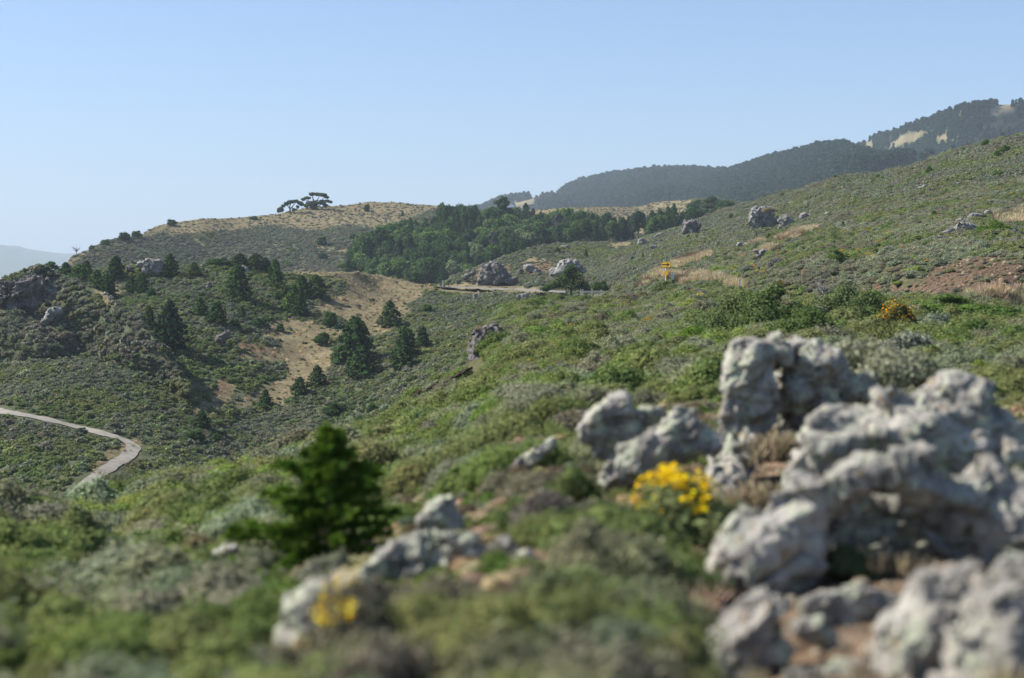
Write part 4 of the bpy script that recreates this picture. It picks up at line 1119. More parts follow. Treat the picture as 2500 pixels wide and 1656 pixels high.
# ------------------------------------------------------------------ far forest and conifer cover
fc_p = [proto('forest_conifer', conifer(400 + i, nb=26, per=7, leaf=0.11, rad=0.20, shape=0.8)[0], M_LEAF) for i in range(4)]
def forest(name, h, x0, x1, label, seed, dens, hgt, cols, sel):
    p, px, py, cov, r = sow(h, x0, x1, lambda mid, a, b, mc: dens * (1 - mc[..., 0]) * (1 - h.cover(a, b - 1.0 * hgt * F / mid[..., 1])[..., 0]) * sel(a, b, mid), seed, 2)
    n = len(p)
    t = np.array(cols)[r.integers(0, len(cols), n)] * r.uniform(0.7, 1.35, (n, 1))
    s = hgt * r.uniform(0.6, 1.3, n) * (np.interp(px, [1980, 2280], [1.0, 0.4]) if name == 'conifer_forest' and hgt > 8 else 1.0)
    p[:, 2] -= 0.3
    scatter(name, p, np.stack([s * 1.5, s * 1.5, s], -1), r.uniform(0, 6.28, n), t, r.integers(0, 4, n), fc_p, label, 'forest')
    return n
FCOL = [(0.026, 0.060, 0.034), (0.034, 0.072, 0.038), (0.024, 0.054, 0.036)]
lowscrub = lambda a, b: inpoly(a, b, cb((850, 1120), (930, 990), (1150, 900), (1500, 830), (1800, 740), (2100, 700), (2700, 560), (2700, 1500), (0, 1500), (0, 1270), (500, 1130)))
cnt['fB1'] = forest('conifer_forest', hB1, 1080, 2650, 'dark blue green conifer forest covering the ridge behind', 61, 0.075, 7.8, FCOL, lambda a, b, m: np.where(lowscrub(a, b), 0.06, np.interp(a, [1980, 2280], [1.0, 2.5])))
cnt['fB2'] = forest('conifer_forest', hB2, 1950, 2700, 'dark conifer forest between golden strips on the high ridge', 62, 0.15, 5.0, FCOL, lambda a, b, m: 1.0 * (m[..., 1] > 0))
cnt['sB1'] = cover_scrub('ridge_scrub', hB1, 1700, 2650, lambda d: 0 * d + 5.0, ['sage', 'olive', 'slate'], [1, 0.6, 1], 60, far_p, 'pale green scrub below the forest at the right', 63, cover=0.9, flat=(0.4, 0.6), keep=lambda a, b, m: lowscrub(a, b) * 1.0)
print('COUNTS', cnt)

# ------------------------------------------------------------------ rocks
def rock_mesh(name, blobs, voxel, mat, seed=0, crack=0.13, rough=0.15, pit=0.09, fine=0.05, S=None, sub=2, cell=0.45, facet=0.10):
    """blobs: (centre xyz, radii xyz, euler) -> one voxel-remeshed, fractured surface"""
    bm = bmesh.new()
    r = random.Random(seed)
    for c, rad, eu in blobs:
        m = Matrix.Translation(Vector(c)) @ Euler(eu).to_matrix().to_4x4() @ Matrix.Diagonal((*rad, 1))
        res = bmesh.ops.create_icosphere(bm, subdivisions=4, radius=1.0)
        cuts = []
        for _c in range(13):
            nv = Vector((r.gauss(0, 1), r.gauss(0, 1), r.gauss(0, 1))).normalized()
            cuts.append((nv, r.uniform(0.58, 0.88)))
        for v in res['verts']:
            q = v.co
            # squarish block: blend sphere and box
            mx = max(abs(q.x), abs(q.y), abs(q.z))
            q = q.lerp(q / mx * 0.92, 0.45)
            for nv, t_ in cuts:
                ex = q.dot(nv) - t_
                if ex > 0: q = q - nv * ex
            q = q * 1.10
            v.co = m @ q
    me = bpy.data.meshes.new('tmp')
    bm.to_mesh(me); bm.free()
    o = bpy.data.objects.new('tmp', me)
    COL.objects.link(o)
    md = o.modifiers.new('r', 'REMESH'); md.mode = 'VOXEL'; md.voxel_size = voxel
    dg = bpy.context.evaluated_depsgraph_get()
    ev = bpy.data.meshes.new_from_object(o.evaluated_get(dg))
    bpy.data.objects.remove(o); bpy.data.meshes.remove(me)
    n = len(ev.vertices)
    co = np.zeros(n * 3, np.float32); ev.vertices.foreach_get('co', co); co = co.reshape(-1, 3).astype(float)
    S = S or float(np.max(co.max(0) - co.min(0)))
    for stage in range(2):
        no = np.zeros(n * 3, np.float32); ev.vertex_normals.foreach_get('vector', no); no = no.reshape(-1, 3).astype(float)
        off = seed * 13.7
        if stage == 0:
            wp = co / (S * 0.5) + 0.35 * np.stack([fbm(co / (S * 0.4) + off + k * 7, 3) for k in range(3)], -1)
            d1, d2 = worley(wp / cell + off, seed)
            an = np.array([1.0, 1.0, 1.5])
            wq = wp + 0.06 * np.stack([fbm(co / (S * 0.09) + off + k * 5, 2) for k in range(3)], -1)
            fac = 0.7 * facet * (facets(wq * an / (cell * 0.9) + off, seed + 3) + 0.55 * facets(wq * an / (cell * 0.38) + off, seed + 5))
            h = fac + rough * 0.45 * fbm(co / (S * 0.33) + off, 4) - crack * np.exp(-((d2 - d1) / 0.10)) * np.clip(0.6 + 1.6 * fbm(co / (S * 0.25) + off + 9, 2), 0, 1)
        else:
            rid = 1 - np.abs(fbm(co / (S * 0.14) + off, 4))
            q = fbm(co / (S * 0.13) + off + 40 + 0.5 * fbm(co / (S * 0.06) + off, 2)[:, None], 4, 3, 0.6)
            q = np.clip((q - 0.08) / 0.16, 0, 1); q = q * q * (3 - 2 * q)
            h = pit * 0.35 * (rid - 0.75) - pit * 0.85 * q * np.clip(0.5 + 1.8 * fbm(co / (S * 0.45) + off + 70, 2), 0.1, 1) + fine * fbm(co / (S * 0.045) + off, 4, 5, 0.65)
        co = co + no * (h * S * 0.5)[:, None]
        ev.vertices.foreach_set('co', co.astype(np.float32).ravel()); ev.update()
    ev.name = name
    ev.materials.clear(); ev.materials.append(mat)
    ev.polygons.foreach_set('use_smooth', np.ones(len(ev.polygons), bool))
    return ev

def rock(name, label, px_blobs, d, res, mat, group, seed, depth=0.8, cat='rock', **kw):
    """px_blobs: (px, py, rx, ry, roll deg, depth offset m); real block of stone at distance d"""
    k = d / F
    B = []
    xs = [b[0] for b in px_blobs]; ys = [b[1] + b[3] for b in px_blobs]
    org = P(sum(xs) / len(xs), max(ys), d)
    for b in px_blobs:
        dz = b[5] if len(b) > 5 else 0.0
        c = P(b[0], b[1], d + dz) - org
        kk = (d + dz) / F
        dep = (b[6] if len(b) > 6 else depth) * kk * min(b[2], b[3]) * 1.15
        B.append((c, (b[2] * kk, dep, b[3] * kk), (0, (R_(b[4]) if b[3] > b[2] else -R_(b[4])), 0)))
    me = rock_mesh(name, B, res * k, mat, seed, **kw)
    return tag(obj(name, me, loc=tuple(org)), label, cat, group)

GN = 'grey lichen rocks of the near outcrop'
rock('outcrop_rock', 'tall pale fin of lichen rock with the highest pointed top, left end of the outcrop', [(1822, 945, 66, 125, 10), (1845, 880, 50, 60, 15), (1795, 1080, 50, 160, 4), (1775, 1200, 48, 130, 3), (1893, 856, 44, 56, 10), (1855, 900, 55, 65, 12), (1860, 990, 50, 70, 25, 0.12), (1840, 1050, 50, 80, 15, 0.1), (1800, 1130, 60, 120, 5, 0.15), (1785, 1150, 55, 110, 3, -0.3), (1778, 1200, 55, 100, 3, -0.8), (1768, 1250, 52, 90, 3, -1.4)], 11.5, 4.2, M_ROCKN, GN, 1, facet=0.055, depth=1.1, cell=0.75, crack=0.10, rough=0.07, pit=0.075, fine=0.035)
rock('outcrop_rock', 'rounded pitted knob leaning on the right side of the tall fin', [(1985, 895, 80, 62, -8), (1950, 925, 60, 65, 0), (2040, 920, 48, 60, 0), (1990, 970, 50, 50, 0), (2030, 970, 45, 50, 0), (1935, 1000, 45, 50, 0, 0.1), (1960, 1030, 70, 40, 0, 0.2), (1925, 900, 50, 75, 0, 0.2), (1915, 960, 45, 70, 0, 0.15)], 11.7, 4, M_ROCKN, GN, 2, facet=0.09, depth=1.1, cell=0.7, crack=0.14, rough=0.10, pit=0.12, fine=0.045)
rock('outcrop_rock', 'small flat topped stone in the gap right of the rounded knob', [(2098, 938, 42, 28, 3), (2070, 960, 30, 30, 0), (2125, 965, 45, 35, -8)], 11.6, 4, M_ROCKN, GN, 3, cell=0.5, pit=0.1)
rock('outcrop_rock', 'biggest dome shaped lichen boulder of the outcrop at the right', [(2265, 1070, 175, 150, -6), (2090, 1085, 150, 105, 26), (2390, 1075, 115, 140, -24), (2200, 1180, 250, 120, 0), (2450, 1200, 110, 150, -20), (2000, 1130, 75, 110, 25), (2300, 965, 85, 48, 0), (2180, 985, 65, 52, 10), (2380, 975, 60, 45, -15), (2520, 1230, 80, 130, -10)], 9.2, 5, M_ROCKN, GN, 4, facet=0.085, depth=0.7, cell=0.62, crack=0.07, rough=0.05, pit=0.055, fine=0.025)
rock('outcrop_rock', 'long slanting ledge of pale rock below the dome with a dark hollow beneath', [(1860, 1340, 120, 125, 24), (1940, 1270, 130, 95, 22), (2060, 1200, 135, 80, 22), (2190, 1160, 125, 72, 8), (1790, 1440, 95, 140, 24), (1900, 1420, 105, 120, 0), (2330, 1210, 140, 95, -12), (1730, 1510, 65, 120, 22), (2450, 1290, 105, 140, -20), (2060, 1260, 130, 80, 15, 0.2), (2200, 1260, 150, 90, 0, 0.55), (2360, 1330, 130, 100, 0, 0.55), (1960, 1440, 60, 100, 0, 0.1), (2490, 1420, 80, 110, 0), (2080, 1320, 150, 100, 0, 0.5), (2220, 1370, 170, 90, 0, 0.6), (1990, 1370, 90, 120, 0, 0.3)], 7.3, 5, M_ROCKN, GN, 5, facet=0.085, depth=0.7, cell=0.65, crack=0.07, rough=0.045, pit=0.05, fine=0.025)
rock('outcrop_rock', 'tall pale boulder with a smooth rounded top at the lower right', [(2290, 1510, 100, 180, 26), (2225, 1610, 120, 180, 20), (2340, 1640, 120, 180, 8), (2300, 1560, 110, 160, 14)], 5.2, 5, M_ROCKN, GN, 6, depth=0.9, cell=0.8, crack=0.05, rough=0.05, pit=0.05)
rock('outcrop_rock', 'pale ridged boulder at the lower right corner edge', [(2440, 1510, 95, 170, 16), (2400, 1620, 120, 180, 10), (2510, 1620, 110, 200, 0), (2390, 1720, 170, 140, 0), (2480, 1540, 80, 150, -10)], 5.0, 5, M_ROCKN, GN, 7, depth=0.9, cell=0.8, crack=0.05, rough=0.05, pit=0.05)
rock('outcrop_rock', 'slanting slab at the bottom with the brown earth to its right', [(1800, 1570, 60, 170, 40), (1740, 1650, 80, 150, 40), (1870, 1500, 50, 90, 45), (1680, 1740, 90, 130, 35), (1840, 1630, 70, 110, 35)], 5.5, 5, M_ROCKN, GN, 8, depth=0.8, cell=0.8, crack=0.05, rough=0.05, pit=0.05)
rock('outcrop_rock', 'low pale stone set in brown earth under the ledge', [(2015, 1465, 72, 40, 0), (2095, 1455, 76, 40, 0), (2050, 1490, 90, 40, 0), (2150, 1480, 60, 34, 0)], 6.3, 5, M_ROCKN, GN, 9, cell=0.7, rough=0.08)
rock('outcrop_rock', 'small pale stone below the low stone in the brown earth', [(1980, 1540, 50, 36, 10), (2010, 1560, 44, 28, 0)], 5.8, 5, M_ROCKN, GN, 10, cell=0.7, rough=0.08)
rock('outcrop_rock', 'flat tan stone half buried in the earth at the bottom edge', [(2080, 1640, 110, 40, 12), (2000, 1660, 80, 34, 0)], 5.25, 5, M_ROCKN, GN, 11, cell=0.7, rough=0.08)

GM = 'pale rocks on the near slope'
rock('boulder', 'big pale boulder with a dark right face, left end of the boulder cluster', [(1490, 1015, 60, 55, 18), (1450, 1050, 50, 45, 30), (1540, 1030, 42, 50, 0), (1500, 1080, 75, 50, 10)], 10.6, 5.5, M_ROCKN, GM, 21, cell=0.5, crack=0.09, rough=0.12)
rock('boulder', 'small dark sided boulder in the middle of the cluster by the yellow flowers', [(1592, 1010, 32, 30, 0), (1575, 1030, 30, 30, 0)], 10.7, 5, M_ROCKN, GM, 22, cell=0.55)
rock('boulder', 'knobbly boulder at the right of the cluster by the yellow flowers', [(1665, 1030, 48, 42, 10), (1630, 1075, 55, 45, 20), (1700, 1065, 60, 45, -10), (1735, 1080, 40, 35, 0), (1640, 1110, 80, 40, 10)], 10.4, 5.5, M_ROCKN, GM, 23, cell=0.4, crack=0.09, rough=0.12)
rock('boulder', 'long sloping slab below the boulder cluster', [(1560, 1120, 70, 45, 32), (1510, 1160, 60, 40, 30), (1600, 1095, 50, 35, 10)], 10.0, 5.5, M_ROCKN, GM, 24, cell=0.5)
rock('boulder', 'narrow tilted slab pointing up to the right, left of the boulder cluster', [(1300, 1118, 62, 22, 38), (1270, 1140, 45, 24, 35), (1335, 1088, 24, 12, 35)], 11.3, 4.5, M_ROCKN, GM, 25, cell=0.6, rough=0.08, crack=0.06)
rock('boulder', 'pointed boulder right of the sapling', [(1072, 1250, 48, 46, 30), (1050, 1280, 45, 38, 25), (1108, 1275, 34, 36, 0)], 8.9, 5.5, M_ROCKN, GM, 26, cell=0.5, rough=0.08, crack=0.06)
rock('boulder', 'long low pale boulder below the pointed one', [(1000, 1345, 100, 38, 14), (1130, 1330, 110, 34, -4), (930, 1390, 70, 40, 35), (1220, 1345, 70, 34, -8), (1050, 1380, 140, 45, 0)], 7.4, 6, M_ROCKN, GM, 27, cell=0.45, rough=0.07, crack=0.04)
rock('boulder', 'flat stone at the right end of the long low boulder', [(1230, 1375, 50, 26, 0), (1290, 1362, 32, 20, 0)], 7.2, 5, M_ROCKN, GM, 28, cell=0.6)
rock('boulder', 'large rounded boulder draped with yellow flowers at the bottom', [(780, 1500, 95, 100, 25), (730, 1570, 70, 100, 8), (850, 1450, 70, 60, 20), (820, 1560, 110, 90, 0)], 5.9, 7, M_ROCKN, GM, 29, depth=1.0, cell=0.6, rough=0.06, crack=0.03, pit=0.03)
rock('boulder', 'small white stone in the scrub left of the sapling base', [(552, 1347, 32, 22, 15), (535, 1360, 24, 16, 0)], 9.7, 5, M_ROCKN, GM, 30, cell=0.7)
rock('boulder', 'low pale stone in the scrub, leftmost of the near rocks', [(408, 1384, 32, 18, 0), (430, 1388, 22, 14, 0)], 9.4, 5, M_ROCKN, GM, 31, cell=0.7)

# pillar and rocks on the middle distance slopes
def rockon(name, label, h, blobs, group, seed, mat=M_ROCKF, res=2.4, sink=0.15, **kw):
    if h is not hE and h is not hK:
        g = 1.5 if h is hI else (1.0 if max(b[2] for b in blobs) > 17 else 1.2)
        blobs = [(b[0], b[1] - (g - 1) * b[3], b[2] * g, b[3] * g, *b[4:]) for b in blobs]
    xs = [b[0] for b in blobs]; by = max(b[1] + b[3] for b in blobs)
    d = h.on(sum(xs) / len(xs), by - 0.12 * (by - min(b[1] - b[3] for b in blobs)))[1]
    return rock(name, label, blobs, d + kw.pop('dd', 0), res, mat, group, seed, **kw)
rock('rock_pillar', 'dark blocky rock pillar with a tan grass cap on the near slope edge', [(1172, 848, 34, 46, 3), (1202, 832, 42, 36, -8), (1166, 880, 30, 34, 0), (1220, 843, 30, 28, -20), (1188, 815, 40, 22, 8), (1172, 908, 34, 40, 0), (1197, 880, 36, 44, 0)], 60.5, 2.5, M_ROCKD, 'rocks on the middle slopes', 41, facet=0.04, depth=1.0, cell=0.35, crack=0.12, rough=0.12)
M_EARTH = noise_material('shaded_earth', [(0.03, 0.025, 0.02), (0.085, 0.066, 0.05)], 2.0, 1.0, 0.1)  # earth brown darkened to carry the shade of the bank face
rock('earth_bank', 'eroded earth bank with its shade in the dark colour, running down left from the rock pillar', [(1128, 910, 30, 7, 30), (1090, 930, 34, 8, 26), (1050, 950, 34, 9, 30), (1015, 972, 34, 11, 34), (985, 994, 30, 12, 38), (962, 1012, 14, 11, 34)], 46.0, 2.5, M_EARTH, None, 42, depth=1.2, cat='bank', cell=0.2, crack=0.03, rough=0.03, pit=0.025, facet=0.016, fine=0.02)
GR = 'rock outcrops on the rocky hillside'
rockon('rock_outcrop', 'tall blocky tower of pale rock with dry grass on its top', hF, [(1848, 520, 18, 22, 0), (1872, 525, 20, 20, 0), (1850, 545, 24, 18, 0), (1878, 545, 22, 16, 0), (1840, 535, 12, 24, 0), (1865, 556, 26, 12, 0)], GR, 51, cell=0.32, crack=0.11)
rockon('rock_outcrop', 'top heavy grey rock just right of the tower rock', hF, [(1914, 538, 14, 9, -10), (1924, 545, 14, 10, -20), (1912, 553, 9, 10, 20)], GR, 52)
rockon('rock_outcrop', 'dark knobbly rock standing up left of the tower rock', hF, [(1675, 560, 9, 20, 10), (1690, 550, 14, 12, 0), (1702, 552, 10, 11, 0), (1688, 566, 16, 12, 0)], GR, 53, mat=M_ROCKD)
rockon('rock_outcrop', 'broad pale rock face above the windswept cypress', hF, [(1372, 655, 22, 20, 10), (1395, 650, 26, 18, -5), (1358, 668, 16, 14, 0), (1415, 655, 16, 10, -10)], GR, 54)
rockon('rock_outcrop', 'small pale boulder between the rock cut and the broad pale rock', hF, [(1290, 655, 11, 9, 0), (1300, 662, 12, 8, 0)], GR, 55)
rockon('rock_outcrop', 'dark boulder below the small pale boulder', hF, [(1310, 665, 10, 7, 0), (1272, 664, 8, 5, 0)], GR, 56, mat=M_ROCKD)
rockon('rock_outcrop', 'dark craggy rock face cut by the road beside the wood', hF, [(1195, 670, 22, 30, 0), (1215, 672, 24, 26, 0), (1175, 680, 14, 22, 10), (1240, 680, 14, 18, -10), (1205, 650, 30, 12, 4)], GR, 57, mat=M_ROCKD, cell=0.3, crack=0.12)
rockon('rock_outcrop', 'low rock at the left end of the rock cut by the road', hF, [(1140, 676, 18, 7, 28), (1120, 688, 14, 6, 20), (1155, 668, 10, 6, 30)], GR, 58, mat=M_ROCKD)
rockon('rock_outcrop', 'dark boulder at the road right of the craggy face', hF, [(1245, 690, 12, 9, 0), (1255, 684, 8, 8, 0)], GR, 59, mat=M_ROCKD)
rockon('rock_outcrop', 'jagged grey rock on the skyline dip of the rocky hillside', hF, [(1568, 590, 8, 7, 0), (1575, 594, 8, 5, 0), (1560, 598, 6, 4, 0)], GR, 60)
rockon('rock_outcrop', 'low grey rock right above the jagged skyline rock', hF, [(1598, 580, 9, 4, 20), (1612, 573, 8, 4, 15)], GR, 61)
rockon('rock_outcrop', 'flat skyline rock on the left shoulder of the rocky hillside', hF, [(1380, 603, 12, 4, 8), (1368, 606, 8, 3, 0)], GR, 62)
rockon('rock_outcrop', 'grey patch of rock in the scrub below the jagged skyline rock', hF, [(1595, 604, 9, 5, 0), (1612, 606, 7, 4, 0)], GR, 63)
rockon('rock_outcrop', 'small dark rock below the knobbly standing rock', hF, [(1718, 577, 5, 6, 0)], GR, 64, mat=M_ROCKD)
rockon('rock_outcrop', 'pale rounded boulder alone on the slope right of the top heavy rock', hF, [(2020, 530, 10, 9, 0), (2028, 533, 6, 6, 0)], GR, 65)
rockon('rock_outcrop', 'faint pale rock between the top heavy rock and the rounded boulder', hF, [(1962, 530, 9, 7, 20), (1975, 527, 7, 4, 0)], GR, 66)
rockon('rock_outcrop', 'white flecked rock high on the right slope', hF, [(2170, 510, 13, 6, 12), (2160, 516, 9, 5, 0)], GR, 67)
rockon('rock_outcrop', 'small white rock high up under the ridge line', hF, [(2250, 461, 7, 5, 20), (2258, 456, 6, 4, 0)], GR, 68)
rockon('rock_outcrop', 'grey rock right of the small white one under the ridge line', hF, [(2332, 463, 8, 5, 0), (2340, 449, 5, 3, 0)], GR, 69)
GS = 'rocks on the roadside slope'
rockon('rock_outcrop', 'topmost white rock of the chain at the right edge', hI, [(2412, 525, 10, 7, 0)], GS, 71)
rockon('rock_outcrop', 'grey rock under the topmost white rock of the chain', hI, [(2385, 531, 12, 7, 0), (2372, 536, 8, 5, 0)], GS, 72)
rockon('rock_outcrop', 'long white rock in the middle of the chain at the right', hI, [(2352, 543, 12, 6, 8)], GS, 73)
rockon('rock_outcrop', 'largest white rock of the chain, left of the bright green bush', hI, [(2355, 558, 20, 9, 5), (2335, 565, 10, 6, 0)], GS, 74)
rockon('rock_outcrop', 'lowest pale rocks of the chain at the right', hI, [(2312, 570, 9, 5, 0), (2322, 567, 8, 5, 0)], GS, 75)
rockon('rock_outcrop', 'small pale rock below the chain at the right', hI, [(2295, 583, 10, 4, 0)], GS, 76)
rockon('rock_outcrop', 'flat grey rocks among orange flowers above the road', hI, [(1866, 619, 12, 5, 0), (1880, 626, 10, 5, -10), (1855, 626, 8, 5, 0), (1850, 614, 7, 3, 0)], GS, 77)
rockon('rock_outcrop', 'pair of pale rocks on the crest above the road', hI, [(1804, 600, 5, 6, 10), (1816, 600, 8, 4, 25)], GS, 78)
rockon('rock_outcrop', 'pale stone in the dry grass between the sign and the white marker', hI, [(1765, 679, 9, 5, 0), (1752, 682, 7, 4, 0)], GS, 79)
GL = 'rocks on the middle hillside and knoll'
rockon('rock_outcrop', 'large pale outcrop between dark conifers on the left ridge', hE, [(362, 650, 22, 18, -5), (385, 648, 18, 14, -20), (345, 645, 12, 10, 20), (385, 662, 16, 14, 0)], GL, 81, mat=M_ROCKF, dd=-3)
rockon('rock_outcrop', 'dark rock between the round conifer and the pale ridge outcrop', hE, [(318, 658, 14, 10, 0), (330, 640, 12, 6, 0), (312, 680, 10, 6, 0)], GL, 82, mat=M_ROCKD)
rockon('rock_outcrop', 'small grey rocks below the pale ridge outcrop', hE, [(368, 673, 8, 5, 0), (376, 676, 5, 4, 0)], GL, 83)
rockon('rock_outcrop', 'grey rock beside the ridge top thicket', hE, [(596, 655, 12, 8, -30), (606, 664, 8, 6, 0)], GL, 84)
rockon('rock_outcrop', 'dark upright rock on the slope left of the lone pointed conifer', hE, [(512, 695, 7, 8, 20), (506, 702, 5, 6, 0)], GL, 85, mat=M_ROCKD)
rockon('rock_outcrop', 'low grey rock on the slope under the small lone conifer', hE, [(450, 684, 8, 4, 0)], GL, 86)
rockon('rock_outcrop', 'grey broken rock face below the pair of conifers', hE, [(540, 825, 14, 16, 0), (555, 815, 12, 14, 0), (545, 842, 10, 10, 0)], GL, 87, mat=M_ROCKD)
rockon('rock_outcrop', 'grey boulder in the scrub under the highway', hE, [(1275, 725, 14, 9, 0), (1283, 722, 10, 8, 0)], GL, 88, dd=-2)
rockon('rock_outcrop', 'flat pale rock below the grey boulder under the highway', hE, [(1245, 748, 13, 5, 10)], GL, 89)
rockon('rock_outcrop', 'dark rock with a pale foot in the scrub left of the grey boulder', hE, [(1160, 722, 7, 8, 0), (1158, 732, 9, 5, 20)], GL, 90)
rockon('rock_outcrop', 'broad grey cliff under the top of the knoll at the left edge', hK, [(60, 705, 40, 34, 10), (20, 725, 34, 40, 20), (95, 700, 26, 26, -10), (45, 745, 30, 26, 0), (115, 720, 18, 26, 0), (80, 740, 24, 30, 12), (0, 755, 34, 34, 20), (35, 765, 34, 26, 10)], GL, 91, mat=M_ROCKD, dd=1.6, cell=0.22, crack=0.14, rough=0.10, pit=0.10, depth=0.5)  # darker rock colour stands in for the shade on this cliff
rockon('rock_outcrop', 'pale tilted slab on the front of the knoll', hK, [(125, 770, 26, 15, 42), (140, 758, 14, 12, 30), (110, 785, 14, 10, 40)], GL, 92, dd=-0.5, depth=0.8)
rockon('rock_outcrop', 'pair of grey boulders on the right shoulder of the knoll', hK, [(258, 717, 9, 5, -15), (272, 727, 8, 7, 0), (277, 743, 8, 6, 0)], GL, 93)
rockon('rock_outcrop', 'small grey rock in the shaded front of the knoll', hK, [(192, 757, 6, 6, 0)], GL, 94)

# dry grass caps of the pillar and the tower rock
def cap(name, label, px, py, wpx, d, n, hgt):
    k = d / F
    r = np.random.default_rng(int(px))
    vs = []
    for i in range(n):
        x, y, z = r.uniform(-1, 1) * wpx * k, r.uniform(-0.4, 0.4) * wpx * k, r.uniform(-0.1, 0.1) * hgt
        v, f, a = tuft(int(r.integers(1e6)), 40, hgt, 0.25 * hgt, 0.02 * hgt + 0.006)
        vs.append((v + np.array([x, y, z - 0.25 * abs(x) / (wpx * k) * hgt]), f, a))
    v, f, a = cat_mesh(vs)
    o = obj(name, mesh_np(name, v, f, [M_DRYO], False, fattr=a), loc=tuple(P(px, py, d)))
    o.color = (0.34, 0.28, 0.18, 1)
    return tag(o, label, 'grass')
cap('dry_grass_patch', 'tan dry grass growing on the top of the dark rock pillar', 1192, 806, 34, 60.7, 70, 0.16)
cap('dry_grass_patch', 'tan dry grass on the right side of the tower rock top', 1880, 515, 18, hF.on(1865, 560)[1] - 0.5, 50, 0.6)
cap('dry_grass_patch', 'brown dry grass tuft at the foot of the tall rock fin', 1850, 1290, 70, 9.4, 26, 0.30)
cap('dry_grass_patch', 'dry grey grass in the cleft between the fin and the dome boulder', 1900, 1120, 70, 10.8, 22, 0.2)
cap('dry_grass_patch', 'brown dry stalks in the dark hollow under the ledge', 2190, 1390, 90, 7.2, 9, 0.10)

# ------------------------------------------------------------------ shrubs one can point to
NEARM = [mesh_np('shrub_foliage', *mound(500 + i, 14, 9000, 0.016, 0.95, aspect=1.3, feather=1.0 if i % 2 else 0.0, upward=0.4)[:2], [M_TREE], False) for i in range(1)]
def leafy(nm, vfa): return mesh_np(nm, vfa[0], vfa[1], [M_TREE], False, fattr=vfa[2])
SH = {'dense': [leafy('dense_foliage', mound(510 + i, 16, 9000, 0.017, 1.05, aspect=1.2, upward=0.5)) for i in range(3)],
      'sage': [leafy('sage_foliage', mound(520 + i, 14, 7000, 0.020, 0.95, aspect=2.2, feather=1.0, upward=0.2)) for i in range(3)]}
def stems(seed, n=14):
    r = np.random.default_rng(seed)
    W = []
    for i in range(n):
        a = r.uniform(0, 6.28); q = r.uniform(0.1, 0.35)
        W.append(tube([(0, 0, -0.08), (q * 0.4 * math.cos(a), q * 0.4 * math.sin(a), 0.15), (q * math.cos(a), q * math.sin(a), r.uniform(0.25, 0.42))], [0.012, 0.008, 0.003], 4))
    return cat_mesh(W)
ST = [mesh_np('shrub_stems', *stems(530 + i)[:2], [M_BARK], True) for i in range(2)]
def shrub(name, label, h, px, top, base, wpx, kind, colr, group=None, flowers=None, seed=0, d=None):
    if d is None:
        p = h.on(px, base)
    else:
        p = P(px, base, d)
    d = p[1]
    r = np.random.default_rng(seed + int(px))
    e = empty(name, tuple(p), r.uniform(0, 6.28), (wpx * d / F, wpx * d / F, (base - top) * d / F / 0.62))
    tag(e, label, 'shrub', group)
    f = obj('foliage', SH[kind][int(px) % 3], e); f.color = (*colr, 1)
    obj('stems', ST[int(px) % 2], e)
    if flowers:
        n, fc_, sz, ang = flowers; n = int(n * 0.8)
        dd = sphere_dirs(n * 9, r, 0.40)
        keep = (np.cos(np.arctan2(dd[:, 1], dd[:, 0]) + e.rotation_euler.z - ang) > -0.2)[:, None]
        dd = dd[keep[:, 0] & (fbm(dd * 3.1 + seed + px, 3) > -0.06)][:n]
        q = dd * np.array([0.44, 0.44, 0.55]) * r.uniform(0.85, 1.1, (len(dd), 1)) + np.array([0, 0, 0.05])
        v, ff, a = quads(q, dd * 0.5 + np.array([0, 0, 1.0]), sz, 1.0, 0.4, seed=seed)
        g = obj('flower_heads', mesh_np('flower_heads', v, ff, [M_TREE], False, fattr=a), e)
        g.color = (*fc_, 1); g['kind'] = 'stuff'
    return e
YEL = (0.84, 0.62, 0.012)
ORG = (0.52, 0.25, 0.01)
G1 = 'large shrubs on the near crest'
shrub('coyote_brush', 'olive green bush left of the tall leafy bushes on the near crest', hH, 1795, 700, 812, 185, 'dense', (0.115, 0.15, 0.058), G1)
shrub('coyote_brush', 'tallest leafy green bush in the middle of the near crest', hH, 1890, 676, 800, 185, 'dense', (0.105, 0.15, 0.052), G1)
shrub('coyote_brush', 'dark leafy bush in front of the tallest one, just above the rock fin', hH, 1960, 738, 840, 205, 'dense', (0.075, 0.115, 0.037), G1)
shrub('coyote_brush', 'open leafy bush behind the dark one, by the grey dead bush', hH, 2050, 682, 780, 155, 'dense', (0.11, 0.145, 0.06), G1)
shrub('coyote_brush', 'green leafy bush right of the dead grey bush on the crest', hH, 2125, 700, 795, 140, 'dense', (0.09, 0.13, 0.048), G1)
shrub('coyote_brush', 'bright green flat hedge like bush along the crest at the right', hH, 2310, 712, 770, 230, 'dense', (0.10, 0.16, 0.04), G1)
shrub('coyote_brush', 'bright green flat bush at the right edge of the crest', hH, 2450, 738, 790, 170, 'dense', (0.09, 0.145, 0.04), G1)
shrub('coyote_brush', 'dark green bush below the bright hedge at the right', hH, 2390, 770, 830, 170, 'dense', (0.07, 0.115, 0.035), G1)
shrub('flowering_shrub', 'shrub covered in orange flowers below the bright hedge', hH, 2190, 728, 815, 120, 'sage', (0.11, 0.12, 0.045), None, (330, ORG, 0.021, -1.6))
shrub('sagebrush', 'pale feathery grey sage bush behind the outcrop', hH, 2120, 805, 925, 210, 'sage', (0.31, 0.315, 0.205), 'grey sage bushes behind the outcrop', d=15.0)
shrub('sagebrush', 'blue grey rounded sage bush above the feathery one', hH, 2225, 795, 870, 140, 'sage', (0.25, 0.265, 0.20), 'grey sage bushes behind the outcrop')
